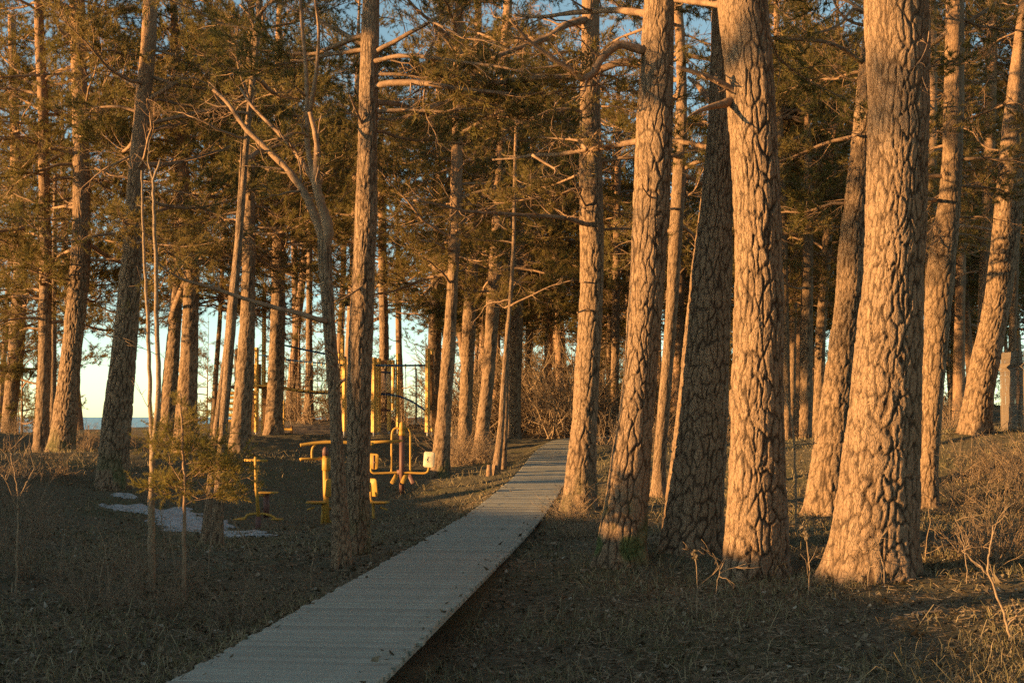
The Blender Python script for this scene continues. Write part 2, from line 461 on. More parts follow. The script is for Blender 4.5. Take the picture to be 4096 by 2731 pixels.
# ------------------------------------------------------------------ trees
def trunk_mesh(ctr, rad, seed, nth, dz, zdense, plate=(0.11, 0.26), depth=0.022, bark=BARK, moss=0.0, flare=0.32, z0=None):
    """ctr: function z -> (x, y) array; rad: function z -> r; local frame with ground at 0."""
    ztop = z0
    zs = np.concatenate([np.arange(-0.35, zdense, dz), np.linspace(zdense, ztop, max(6, int((ztop - zdense) / 0.35)))])
    zs = np.unique(zs)
    th = np.arange(nth) * 2 * np.pi / nth
    Z, T = np.meshgrid(zs, th, indexing='ij')
    r0 = rad(zs)
    cx, cyy = ctr(zs)
    rr = np.random.default_rng(seed)
    ph = rr.uniform(0, 6.28, 4)
    lob = 1 + 1.5 * (0.5 * np.cos(3 * T + ph[0]) + 0.35 * np.cos(5 * T + ph[1]) + 0.25 * np.cos(9 * T + ph[2]))
    fl = flare * np.exp(-np.maximum(Z, -0.1) / 0.22) * lob + 0.10 * np.exp(-np.maximum(Z, 0) / 0.9)
    Rr = r0[:, None] * (1 + fl)
    Rr = Rr * (1 + 0.035 * np.cos(2 * T + ph[2] + Z * 0.4) + 0.02 * np.cos(3 * T + ph[3] - Z * 0.7))
    Rm = float(rad(np.array([1.3]))[0])
    n = max(6, int(round(2 * np.pi * Rm / plate[0])))
    u = T / (2 * np.pi) * n; v = Z / plate[1]
    wu = (vnoise(u * 0.9, v * 1.2, seed + 20, None) - 0.5) * 0
    per = n
    u2 = u + (vnoise(u, v * 1.3, seed + 21, per) - 0.5) * 0.8 + (vnoise(u * 2, v * 3, seed + 22, per * 2) - 0.5) * 0.35
    v2 = v + (vnoise(u, v * 1.1, seed + 23, per) - 0.5) * 0.7 + (vnoise(u * 2, v * 2.6, seed + 24, per * 2) - 0.5) * 0.3
    e1, id1 = cells(u2, v2, n, seed + 1)
    e2, id2 = cells(u2 * 2 + 0.3, v2 * 2.4, n * 2, seed + 4)
    cw = 0.07 + 0.17 * vnoise(u * 0.8, v * 0.9, seed + 31, None)
    g1 = 1 - smooth(0.0, cw * 1.5, e1)
    g2 = (1 - smooth(0.0, 0.16, e2)) * smooth(0.35, 0.7, vnoise(u * 0.7, v * 0.8, seed + 32, None))
    fine = 0.55 * vnoise(u * 4, v * 4, seed + 25, per * 4) + 0.45 * vnoise(u * 9, v * 11, seed + 27, per * 9)
    hi = smooth(3.8, 8.0, Z + 1.5 * (vnoise(u * 0.7, v * 0.4, seed + 40, None) - 0.5))
    dep = depth * (1 - 0.6 * hi)
    disp = dep * (-1.0 * g1 - 0.35 * g2 + 0.55 * (id1 - 0.5) + 0.25 * (id2 - 0.5) + 0.3 * (fine - 0.5))
    disp = disp + dep * 0.8 * (vnoise(u * 0.5, v * 0.6, seed + 26, None) - 0.5)
    Rr = np.maximum(Rr + disp, 0.004)
    # close the seam of the non periodic terms by blending the last segment columns
    X = cx[:, None] + Rr * np.cos(T); Y = cyy[:, None] + Rr * np.sin(T)
    V = np.stack([X, Y, Z], -1).reshape(-1, 3)
    k = len(zs)
    i = np.arange(k - 1)[:, None] * nth; j = np.arange(nth)[None]; j2 = (j + 1) % nth
    q = np.stack([i + j, i + j2, i + nth + j2, i + nth + j], -1).reshape(-1, 4)
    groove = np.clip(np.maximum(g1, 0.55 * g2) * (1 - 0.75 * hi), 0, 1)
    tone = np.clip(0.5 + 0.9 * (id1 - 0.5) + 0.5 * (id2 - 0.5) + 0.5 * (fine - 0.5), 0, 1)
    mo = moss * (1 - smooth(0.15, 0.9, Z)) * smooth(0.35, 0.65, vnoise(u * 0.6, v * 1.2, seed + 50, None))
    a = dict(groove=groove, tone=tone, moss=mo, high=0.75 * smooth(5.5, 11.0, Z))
    return mesh_np('trunk', V, q, None, (bark,), attrs=a if bark is BARK else None)

# ---- foliage prototypes: a branch of pine along +X, wood and needles as two meshes
def grow_branch(L, seed, live=1.0, crooked=0.10, nsec=14, droop=0.0, needle=0.075, per_tuft=20, r0=None):
    rr = random.Random(seed); rn = np.random.default_rng(seed)
    lines, tufts = [], []
    r0 = r0 or 0.012 * L + 0.008
    k = 11
    p = np.zeros(3); d = np.array((1.0, 0, 0)); main = [p.copy()]
    for i in range(k):
        d = d + np.array((0, rr.gauss(0, crooked * 1.6), rr.gauss(0.02 - droop * 0.1, crooked)))
        d /= np.linalg.norm(d); p = p + d * L / k; main.append(p.copy())
    main = np.array(main)
    lines.append((main, r0, 0.004, 5))
    for s in range(nsec):
        f = 0.18 + 0.8 * (s + rr.random()) / nsec
        i = min(int(f * k), k - 1); b = main[i] + (main[i + 1] - main[i]) * (f * k - i)
        side = 1 if s % 2 else -1
        ang = side * rr.uniform(0.5, 1.15); el = rr.gauss(0.12, 0.3)
        t = main[i + 1] - main[i]; t /= np.linalg.norm(t)
        dd = rotz(ang) @ t; dd[2] += el; dd /= np.linalg.norm(dd)
        l2 = L * rr.uniform(0.16, 0.42) * (1.15 - 0.6 * f)
        pts = [b]; q = b.copy()
        for _ in range(5):
            dd = dd + np.array((rr.gauss(0, .16), rr.gauss(0, .16), rr.gauss(0.05, .14))); dd /= np.linalg.norm(dd)
            q = q + dd * l2 / 5; pts.append(q.copy())
        pts = np.array(pts); lines.append((pts, 0.0045 + 0.006 * l2, 0.002, 3))
        sec_live = rr.random() < live
        for _ in range(rr.randint(3, 6)):
            g = rr.uniform(0.25, 0.98); a = min(int(g * 5), 4); c = pts[a] + (pts[a + 1] - pts[a]) * (g * 5 - a)
            e = rotz(rr.choice((-1, 1)) * rr.uniform(0.4, 1.0)) @ (pts[a + 1] - pts[a]); e[2] += rr.gauss(0.2, 0.5) * np.linalg.norm(e)
            e /= np.linalg.norm(e); l3 = rr.uniform(0.10, 0.30) * (0.6 + 0.2 * L)
            mid = c + e * l3 * 0.5 + rn.normal(0, 0.015, 3); end = mid + (e + rn.normal(0, 0.25, 3)) * l3 * 0.5
            lines.append((np.array([c, mid, end]), 0.0035, 0.0016, 3))
            if sec_live:
                tufts.append((end, end - mid))
                if rr.random() < 0.5: tufts.append((mid, end - c))
        if sec_live: tufts.append((pts[-1], pts[-1] - pts[-2]))
    if live > 0: tufts.append((main[-1], main[-1] - main[-2]))
    w = MB()
    for pts, a, b, sd in lines: w.tube(pts, np.linspace(a, b, len(pts)), sd, cap=False)
    nv = None
    if tufts:
        P = np.array([t[0] for t in tufts]); D = np.array([t[1] for t in tufts]); D /= np.linalg.norm(D, axis=1, keepdims=True) + 1e-9
        m = per_tuft; nt_ = len(P)
        along = rn.uniform(-0.5, 0.5, (nt_, m, 1)) * 0.13
        base = P[:, None] + D[:, None] * along
        dirs = D[:, None] * rn.uniform(0.1, 1.0, (nt_, m, 1)) + rn.normal(0, 0.5, (nt_, m, 3)) + np.array((0, 0, 0.15))
        dirs /= np.linalg.norm(dirs, axis=2, keepdims=True)
        ln = needle * rn.uniform(0.7, 1.25, (nt_, m, 1))
        sidev = np.cross(dirs, rn.normal(0, 1, (nt_, m, 3))); sidev /= np.linalg.norm(sidev, axis=2, keepdims=True)
        hw = needle * 0.062
        a = base + sidev * hw; b = base - sidev * hw; c = base + dirs * ln
        nv = np.stack([a, b, c], 2).reshape(-1, 3)
    return w, nv

def proto(L, seed, **kw):
    w, nv = grow_branch(L, seed, **kw)
    needmat = kw.get('mat', NEED)
    wm = w.mesh('branch', TWIG)
    nm = None
    if nv is not None:
        nm = mesh_np('needles', nv, None, np.arange(len(nv)).reshape(-1, 3), (NEED,), shade=False)
    return (wm, nm, w, nv)
LIVE = [proto(random.uniform(2.2, 3.4), 100 + i, live=0.95, nsec=21, droop=random.uniform(-0.2, 0.5), per_tuft=22, needle=0.10) for i in range(8)]
HALF = [proto(random.uniform(1.8, 3.0), 200 + i, live=0.65, nsec=18, droop=random.uniform(0, 0.8), crooked=0.16, per_tuft=22, needle=0.10) for i in range(5)]
DEAD = [proto(random.uniform(0.9, 2.4), 300 + i, live=0.0, nsec=10, droop=random.uniform(0, 1.0), crooked=0.2) for i in range(6)]

def merge_crown(zlo, zhi, n, seed, lmax, young=False):
    """A whole crown in one mesh (wood and needles): shared by trees whose branches are too small or too high to tell apart."""
    rr = random.Random(seed); V, Q, T, off = [], [], [], 0; nq = []
    mq = []
    for i in range(n):
        f = (i + rr.random()) / n
        z = zlo + (zhi - zlo) * f
        w, nv = rr.choice(LIVE if rr.random() < 0.75 else HALF)[2:]
        s = lmax * ((1 - f) ** 0.7 * 0.8 + 0.22) / 2.8 * rr.uniform(0.75, 1.2)
        M = rotz(rr.uniform(0, 6.283)) @ roty(-rr.gauss(0.15 + 0.5 * f, 0.22)) * s
        c = np.array((0, 0, z))
        wv = np.vstack(w.v) @ M.T + c; wq = np.vstack(w.q) + off
        V.append(wv); Q.append(wq); off += len(wv)
        nv2 = nv @ M.T + c
        V.append(nv2); T.append(np.arange(len(nv2)).reshape(-1, 3) + off); off += len(nv2)
    return mesh_np('crown', np.vstack(V), np.vstack(Q), np.vstack(T), (TWIG, NEED), quad_mat=0, tri_mat=1, shade=False)
CROWN_TOP = [merge_crown(0, 7.5, 24, 400 + i, 3.6) for i in range(1)]       # the top of a tall tree, origin at its lowest whorl
CROWN_FAR = [merge_crown(0, 11, 28, 410 + i, 3.6) for i in range(2)]
CROWN_YOUNG = [merge_crown(0.4, 5.0, 18, 420 + i, 2.0) for i in range(2)]

class Tree:
    pass
def pine(label, d, pts, level, seed, H=15.0, base=None, moss=0.0, group=None, name='pine_tree', plate=(0.085, 0.26), depth=None, category='tree', ylean=0.0, zdense=None):
    """pts: (v, uLeft, uRight) rows read off the photograph from the base upwards; d: forward distance of the tree."""
    P = [(at((a + b) / 2, v, d), (b - a) / 2 / FPX * d) for v, a, b in pts]
    bx, by = P[0][0][0], d
    bz = gz(bx, by)
    T = Tree(); T.d = d
    z = np.array([p[0][2] for p in P]) - bz; x = np.array([p[0][0] for p in P]) - bx; r = np.array([p[1] for p in P])
    order = np.argsort(z); z, x, r = z[order], x[order], r[order]
    zt = z[-1]; sl = (x[-1] - x[-2]) / max(z[-1] - z[-2], 0.3)
    sl = float(np.clip(sl, -0.25, 0.25))
    if H > zt + 1:
        ze = np.array([zt + (H - zt) * k for k in (0.3, 0.65, 1.0)])
        x = np.concatenate([x, x[-1] + sl * (ze - zt) * np.array([0.9, 0.75, 0.6])])
        r = np.concatenate([r, r[-1] * np.array([0.8, 0.5, 0.12])]); z = np.concatenate([z, ze])
    zz = np.linspace(min(z[0], 0) - 0.5, z[-1], 120)
    xs, rs = np.interp(zz, z, x), np.interp(zz, z, r)
    k = np.ones(7) / 7
    sm = lambda a: np.convolve(np.pad(a, 3, mode='edge'), k, 'valid')
    xs, rs = sm(xs), sm(rs)
    x0 = np.interp(0, zz, xs)
    ph = random.Random(seed).uniform(0, 6)
    T.ctr = lambda q: (np.interp(q, zz, xs), ylean * np.asarray(q) + 0.05 * np.sin(np.asarray(q) * 0.5 + ph) - 0.05 * math.sin(ph))
    T.rad = lambda q: np.interp(q, zz, rs)
    T.H = z[-1]; T.base = np.array((bx, by, bz))
    T.root = link(name, None, None, (bx, by, bz))
    tag(T.root, label, category, group)
    Rm = float(T.rad(1.3))
    nth, dz = {3: (184, 0.02), 2: (104, 0.032), 1: (42, 0.08), 0: (14, 0.6)}[level]
    vis = (CAMZ + (1365.5 + 300) / FPX * d) - bz + 0.6
    zd = min(zdense or vis, T.H - 0.5)
    dep = depth if depth is not None else min(0.028, 0.085 * Rm)
    pl = (min(plate[0], 2 * math.pi * Rm / 9), min(plate[1], 2 * math.pi * Rm / 4))
    if level == 0:
        me = trunk_mesh(T.ctr, T.rad, seed, nth, dz, zd, pl, 0.0, BARKF, 0, 0.2, z0=T.H)
    else:
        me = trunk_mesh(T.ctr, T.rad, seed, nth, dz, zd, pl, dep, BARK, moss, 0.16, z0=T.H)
    T.trunk = link('trunk', me, T.root)
    return T

def put_branch(T, pr, z, az, pitch, s, roll=0.0):
    x, y = T.ctr(z)
    wm, nm = pr[0], pr[1]
    b = link('branch', wm, T.root, (float(x), float(y), z), (roll, -pitch, az), s)
    if nm is not None:
        link('needles', nm, b)
    return b
def dress(T, zlo, zhi, n, seed, scale=1.0, dead=0.2, half=0.25, az=None, spread=math.pi):
    rr = random.Random(seed); n = int(n * 1.6); scale *= 1.2
    for i in range(n):
        z = zlo + (zhi - zlo) * (i + rr.random()) / n
        if z > T.H - 0.4: continue
        q = rr.random()
        pr = rr.choice(DEAD if q < dead else HALF if q < dead + half else LIVE)
        a = rr.uniform(0, 2 * math.pi)
        if abs((a - 1.5 * math.pi + math.pi) % (2 * math.pi) - math.pi) < 0.85 and rr.random() < 0.65: a += math.pi
        a = a if az is None else az + rr.uniform(-spread, spread)
        put_branch(T, pr, z, a, rr.gauss(0.08, 0.2), scale * rr.uniform(0.7, 1.25), rr.uniform(-0.4, 0.4))
def top(T, z, s=1.0, seed=0):
    x, y = T.ctr(z)
    link('crown', CROWN_TOP[seed % len(CROWN_TOP)], T.root, (float(x), float(y), z), (0, 0, seed * 1.7), s)

def limb(T, px, r0, r1, seed, dd=0.0, twigs=8, tufts=0, name='branch', sides=8, droop=0.0):
    """A limb read off the photograph: px = (u, v) from the trunk outwards (r in photograph pixels); dd = how far its tip comes forward (-) or goes back (+)."""
    rr = random.Random(seed); rn = np.random.default_rng(seed)
    n = len(px)
    c0 = T.base[1] + float(T.ctr(max(at(*px[0], T.d)[2] - T.base[2], 0))[1])
    P = np.array([at(u, v, c0 + dd * (i / (n - 1)) ** 1.0) for i, (u, v) in enumerate(px)]) - T.base
    # first point goes inside the trunk
    t = np.linspace(0, n - 1, (n - 1) * 5 + 1)
    P = np.stack([np.interp(t, np.arange(n), P[:, k]) for k in range(3)], -1)
    for _ in range(2):
        P[1:-1] = 0.25 * P[:-2] + 0.5 * P[1:-1] + 0.25 * P[2:]
    L = np.linalg.norm(np.diff(P, axis=0), axis=1).sum()
    P[1:] += np.cumsum(rn.normal(0, 0.006 * L / 6, P[1:].shape), axis=0) * 0.6
    px2m = T.d / FPX
    w = MB()
    rad = np.linspace(r0, r1, len(P)) * px2m * (1 + rn.normal(0, 0.06, len(P)))
    w.tube(P, np.maximum(rad, 0.003), sides)
    ends = []
    for i in range(twigs):
        a = rr.randint(int(len(P) * 0.25), len(P) - 2)
        dirv = P[a + 1] - P[a]; dirv /= np.linalg.norm(dirv) + 1e-9
        dv = dirv * rr.uniform(0.4, 1.0) + rn.normal(0, 0.6, 3) - np.array((0, 0, droop)); dv /= np.linalg.norm(dv)
        l = rr.uniform(0.12, 0.42) * min(L, 3.0) * 0.6
        pts = [P[a]]
        for _ in range(5):
            dv = dv + rn.normal(0, 0.22, 3); dv /= np.linalg.norm(dv); pts.append(pts[-1] + dv * l / 5)
        r = min(rad[a] * 0.55, 0.018)
        w.tube(np.array(pts), np.linspace(r, 0.003, 6), 5)
        ends.append((np.array(pts), dv))
        for _ in range(2):
            k = rr.randint(2, 4); e = dv + rn.normal(0, 0.7, 3); e /= np.linalg.norm(e)
            m = pts[k] + e * l * 0.25; w.tube(np.array([pts[k], m, m + (e + rn.normal(0, .3, 3)) * l * 0.2]), (r * 0.5, 0.002), 3)
    b = w.build(name, TWIG, T.root)
    if tufts:
        V = []
        for _ in range(tufts):
            pts, dv = rr.choice(ends)
            base = pts[rr.randint(3, 5)] + rn.normal(0, 0.07, 3)
            m = 22
            dirs = dv * 0.5 + rn.normal(0, 0.65, (m, 3)); dirs /= np.linalg.norm(dirs, axis=1, keepdims=True)
            bs = base + rn.normal(0, 0.03, (m, 3))
            sv = np.cross(dirs, rn.normal(0, 1, (m, 3))); sv /= np.linalg.norm(sv, axis=1, keepdims=True)
            V.append(np.stack([bs + sv * 0.004, bs - sv * 0.004, bs + dirs * rn.uniform(0.05, 0.09, (m, 1))], 1).reshape(-1, 3))
        V = np.vstack(V)
        link('needles', mesh_np('needles', V, None, np.arange(len(V)).reshape(-1, 3), (NEED,), shade=False), b)
    return b

# ---- the big trunks on the right, from the path outwards
tW = pine('pine standing right beside the far bend of the boardwalk, dead limb reaching left', 24.2, [(2041, 2255, 2376), (1906, 2263, 2382), (1729, 2285, 2384), (1538, 2298, 2397), (1283, 2314, 2410), (1028, 2320, 2419), (893, 2317, 2416), (638, 2314, 2410), (446, 2317, 2400), (64, 2324, 2397)], 2, 1, 17, moss=0.3)
tX = pine('pine with a mossy foot right of the boardwalk, crooked thick limbs high on its left', 16.2, [(2268, 2388, 2564), (2157, 2398, 2573), (2000, 2426, 2589), (1750, 2463, 2605), (1538, 2493, 2620), (1283, 2512, 2646), (964, 2534, 2674), (765, 2540, 2684), (510, 2550, 2692), (255, 2563, 2697), (0, 2579, 2700)], 3, 2, 17, moss=0.9)
tZ = pine('grey shaded pine leaning right, its top hidden behind the pine with the pointed stub', 16.75, [(2190, 2650, 2868), (2134, 2655, 2880), (1857, 2690, 2900), (1665, 2708, 2906), (1410, 2734, 2912), (1155, 2756, 2920), (964, 2782, 2925), (829, 2798, 2922), (638, 2817, 2925), (478, 2832, 2930), (200, 2838, 2930), (0, 2845, 2930)], 3, 3, 17, plate=(0.085, 0.22), depth=0.017)
tAA = pine('upright orange lit pine with a pointed broken stub on its upper left', 15.3, [(2322, 2903, 3138), (2134, 2906, 3134), (1857, 2922, 3134), (1602, 2925, 3129), (1346, 2935, 3129), (1091, 2938, 3129), (900, 2938, 3117), (765, 2932, 3117), (574, 2912, 3104), (383, 2906, 3097), (191, 2887, 3080), (0, 2860, 3062)], 3, 4, 17, plate=(0.085, 0.30), depth=0.026)
tAG = pine('thickest pine of all, brightly lit with deep bark plates down to its foot', 14.0, [(2290, 3312, 3655), (2134, 3325, 3657), (1857, 3365, 3676), (1665, 3388, 3678), (1474, 3410, 3684), (1219, 3437, 3690), (964, 3461, 3697), (893, 3463, 3703), (574, 3474, 3716), (319, 3480, 3722), (0, 3463, 3722)], 3, 5, 18, plate=(0.08, 0.25), depth=0.023)
tAF = pine('leaning pine half hidden on the left of the thickest pine', 22.0, [(2050, 3225, 3385), (1857, 3244, 3395), (1665, 3276, 3410), (1474, 3302, 3430), (1219, 3340, 3460), (964, 3359, 3475), (702, 3397, 3500), (510, 3416, 3510), (319, 3435, 3520), (60, 3470, 3550)], 2, 6, 17)
tY = pine('slim straight pine showing between the two pines right of the boardwalk', 27.3, [(1969, 2605, 2663), (1857, 2613, 2660), (1538, 2638, 2685), (1283, 2660, 2706), (900, 2677, 2730), (638, 2692, 2745), (383, 2705, 2747), (200, 2702, 2742), (60, 2695, 2732)], 1, 7, 15)
tAH = pine('pine with a slight bend just right of the thickest pine', 24.5, [(2028, 3665, 3748), (1857, 3678, 3750), (1665, 3678, 3767), (1410, 3690, 3786), (1155, 3697, 3811), (964, 3710, 3826), (893, 3741, 3833), (638, 3761, 3843), (383, 3767, 3850), (0, 3780, 3850)], 2, 8, 16)
tAK = pine('broad leaning pine rising behind the brushwood at the far right', 30.0, [(1725, 3835, 3960), (1633, 3850, 3965), (1474, 3875, 3992), (1219, 3933, 4037), (964, 3965, 4070), (830, 3975, 4088), (510, 4009, 4105), (191, 4054, 4135), (60, 4075, 4150)], 2, 9, 16)

# ---- trunks left of the boardwalk
tM = pine('tall dark straight pine left of the boardwalk, close behind the forked one', 17.0, [(2216, 1396, 1474), (2125, 1397, 1474), (1750, 1390, 1478), (1601, 1389, 1482), (1346, 1396, 1491), (1028, 1415, 1501), (893, 1421, 1510), (606, 1431, 1510), (319, 1437, 1514), (64, 1447, 1517)], 2, 10, 16, moss=0.35, plate=(0.06, 0.2))
tL = pine('dark curved pine forking into several bare limbs beside the straight dark pine', 16.0, [(2250, 1330, 1402), (2100, 1328, 1396), (1729, 1323, 1371), (1474, 1307, 1358), (1346, 1298, 1346), (1091, 1280, 1332), (964, 1272, 1326), (930, 1275, 1322)], 2, 11, 0, plate=(0.06, 0.16), zdense=9)
tN = pine('orange lit pine behind the machine with the cream pad', 37.0, [(1914, 1722, 1795), (1857, 1724, 1797), (1665, 1746, 1804), (1410, 1766, 1823), (1155, 1788, 1832), (900, 1797, 1848), (446, 1810, 1852), (64, 1817, 1855)], 1, 12, 16, moss=0.5)
tO = pine('far lit pine partly hidden by the lit pine behind the exercise machines', 58.0, [(1720, 1705, 1760), (1283, 1715, 1765), (1000, 1734, 1772), (640, 1738, 1772), (540, 1740, 1768), (200, 1745, 1770)], 1, 13, 17)
tP = pine('pine with brushwood round its foot, second from the lit pine by the machines', 50.0, [(1810, 1828, 1885), (1665, 1836, 1888), (1346, 1848, 1900), (1028, 1866, 1912), (606, 1882, 1920), (255, 1892, 1926), (40, 1898, 1928)], 1, 14, 17)
tQ = pine('dark sided pine between the brushwood foot and the slim leaning pole trees', 45.0, [(1852, 1885, 1946), (1729, 1900, 1957), (1474, 1931, 1982), (1219, 1944, 2001), (964, 1963, 2010), (383, 1995, 2033), (128, 2005, 2045), (32, 2011, 2049)], 1, 15, 17)
tR = pine('slim leaning pole of a pine on the left edge of the far boardwalk', 35.0, [(1891, 1968, 2000), (1729, 1990, 2016), (1474, 2008, 2028), (1219, 2032, 2049), (964, 2048, 2063), (700, 2052, 2066), (450, 2060, 2072)], 1, 16, 8)
tR2 = pine('thin dark stem right behind the slim leaning pole pine', 39.0, [(1852, 2002, 2026), (1665, 2014, 2034), (1346, 2020, 2036), (1028, 2034, 2048), (800, 2040, 2050)], 1, 17, 7)
tS = pine('lit pine left of where the boardwalk vanishes', 56.0, [(1761, 2031, 2085), (1697, 2033, 2082), (1474, 2030, 2087), (1283, 2040, 2094), (1028, 2059, 2097), (600, 2070, 2102), (100, 2080, 2108)], 1, 18, 17)
tH = pine('slender leaning pine with a forked top above the snow patch', 20.3, [(2194, 842, 892), (2050, 850, 893), (1825, 867, 902), (1474, 893, 931), (1155, 918, 955), (900, 944, 973), (600, 968, 992), (400, 985, 1008), (190, 1008, 1036), (100, 1015, 1040)], 1, 19, 10, plate=(0.05, 0.14), zdense=7)
tH2 = pine('dark companion stem close behind the slender leaning pine', 21.5, [(2145, 806, 846), (1950, 826, 856), (1729, 848, 874), (1400, 890, 914), (1219, 905, 926), (960, 934, 950), (800, 945, 958)], 1, 20, 6.5, plate=(0.05, 0.14))
tE = pine('broad dark mossy pine leaning right on the left bank', 29.0, [(1944, 385, 508), (1870, 392, 506), (1601, 421, 529), (1346, 456, 548), (1091, 485, 568), (893, 505, 572), (701, 517, 576), (190, 567, 630), (0, 575, 632)], 2, 21, 15, moss=0.6, plate=(0.09, 0.28))
tA = pine('bright lit straight pine with a white scar branch, left part of the bank', 36.2, [(1818, 196, 294), (1665, 213, 308), (1474, 236, 319), (1091, 274, 357), (900, 287, 360), (638, 290, 358), (383, 289, 350), (96, 281, 344), (30, 281, 340)], 2, 22, 17, moss=0.5, plate=(0.09, 0.26))
tB = pine('pine standing immediately left of the bright lit straight pine', 37.5, [(1840, 126, 193), (1700, 140, 194), (1474, 149, 201), (1091, 154, 204), (640, 152, 196), (383, 152, 192), (180, 140, 178), (60, 138, 174)], 1, 23, 15)
tC = pine('pine at the extreme left among low green boughs', 50.0, [(1765, 5, 66), (1665, 12, 66), (1346, 38, 99), (1091, 51, 105), (700, 40, 88), (350, 36, 72), (60, 30, 62)], 1, 24, 16)
tD = pine('thin lit stem showing just left behind the bright lit straight pine', 44.0, [(1755, 194, 224), (1474, 202, 228), (1219, 208, 229), (1000, 212, 230), (700, 216, 230)], 1, 25, 9)
tF = pine('lit pine with a forked limb rising right, behind the young pine', 45.0, [(1760, 634, 694), (1601, 645, 706), (1474, 655, 716), (1300, 672, 724), (1155, 682, 728), (964, 688, 722), (640, 690, 720), (500, 690, 716)], 1, 26, 13)
tG = pine('pine with broad foot behind the top of the young pine', 38.0, [(1840, 695, 800), (1700, 700, 790), (1601, 706, 788), (1410, 722, 793), (1219, 730, 795), (1091, 734, 797), (950, 718, 790), (800, 700, 765), (560, 690, 745)], 1, 27, 14)
tI = pine('pine on the bank between the slender leaner and the play tower', 36.0, [(1812, 914, 996), (1700, 926, 1000), (1474, 945, 1014), (1283, 962, 1020), (1091, 970, 1022), (900, 972, 1024), (660, 976, 1024), (300, 985, 1020)], 1, 28, 15)
tJ = pine('lit pine standing right in front of the play tower', 49.5, [(1732, 1058, 1132), (1665, 1063, 1130), (1538, 1071, 1137), (1219, 1085, 1141), (964, 1090, 1140), (750, 1092, 1140), (560, 1096, 1138), (200, 1100, 1134)], 1, 29, 16)
tK = pine('far pine on the sandy mound seen through the rope bridge', 62.0, [(1682, 1208, 1256), (1600, 1220, 1254), (1346, 1224, 1250), (1155, 1225, 1250), (800, 1228, 1250), (300, 1232, 1250)], 1, 30, 16)

# ---- background trunks one can tell apart between the big ones on the right
def far_pine(label, d, pts, seed, H=16, level=1):
    return pine(label, d, pts, level, seed, H)
BACK = [
    far_pine('thin far pine right beside the dark edge of the pointed stub pine', 46, [(1760, 3135, 3165), (1500, 3132, 3160), (1283, 3128, 3156), (900, 3118, 3146), (574, 3104, 3134), (200, 3095, 3122)], 51),
    far_pine('straight far pine lit from foot to crown, midway between two thick pines', 46, [(1765, 3196, 3246), (1602, 3196, 3252), (1346, 3202, 3254), (1028, 3212, 3254), (829, 3219, 3250), (319, 3212, 3238), (60, 3208, 3232)], 52),
    far_pine('grey far stem touching the left side of the straight far pine', 55, [(1740, 3150, 3180), (1346, 3156, 3186), (1000, 3170, 3196), (600, 3178, 3200)], 53),
    far_pine('leaning far pine close to the left edge of the half hidden leaner', 50, [(1760, 3245, 3290), (1600, 3256, 3296), (1346, 3263, 3304), (1028, 3287, 3327), (700, 3310, 3345), (300, 3330, 3360)], 54),
    far_pine('far pine hugging the left edge of the bent pine', 36, [(1800, 3690, 3740), (1283, 3700, 3745), (1000, 3702, 3744), (640, 3706, 3744), (200, 3712, 3745)], 55),
    far_pine('pale far pine behind the broad leaner at far right', 42, [(1680, 3895, 3945), (1283, 3915, 3962), (900, 3926, 3972), (446, 3937, 3985), (191, 3942, 3988)], 56),
    far_pine('slim lit stem behind the wire fence at the right edge', 44, [(1690, 4022, 4056), (1410, 4035, 4064), (1200, 4042, 4072), (900, 4052, 4080)], 57),
    far_pine('thin far stem in the gap right of the bent pine', 60, [(1720, 3818, 3840), (1300, 3830, 3852), (900, 3845, 3866), (400, 3865, 3884)], 58),
    far_pine('far lit pine above the bend of the boardwalk', 72, [(1700, 2095, 2125), (1400, 2100, 2130), (1155, 2108, 2136), (800, 2116, 2140), (300, 2125, 2146)], 59),
    far_pine('dark far pine directly above the end of the boardwalk', 68, [(1710, 2165, 2200), (1500, 2174, 2206), (1346, 2180, 2210), (1000, 2186, 2212)], 60),
    far_pine('far pine just left of the dead limbed boardwalk pine', 75, [(1710, 2210, 2245), (1400, 2216, 2248), (1000, 2222, 2250), (500, 2228, 2252)], 61),
    far_pine('far pine in the gap between the dead limbed pine and the mossy footed pine', 62, [(1740, 2440, 2472), (1400, 2446, 2478), (1000, 2452, 2482), (500, 2460, 2486)], 62),
    far_pine('second far pine inside the narrow gap left of the mossy footed pine', 80, [(1700, 2418, 2440), (1300, 2428, 2448), (800, 2440, 2460)], 63),
    far_pine('thin far pole left of the lit pine in front of the play tower', 52, [(1740, 838, 862), (1474, 856, 876), (1283, 872, 890), (1000, 884, 902), (800, 892, 906)], 64, 9),
    far_pine('lit stem right of the dark straight pine, above the climbing frame', 66, [(1720, 1520, 1560), (1346, 1518, 1556), (1028, 1514, 1548), (700, 1512, 1540)], 65),
    far_pine('thin lit stem between brushwood pine and its dark sided neighbour', 58, [(1770, 1915, 1940), (1474, 1938, 1955), (1155, 1945, 1960), (900, 1950, 1962)], 66, 9),
]

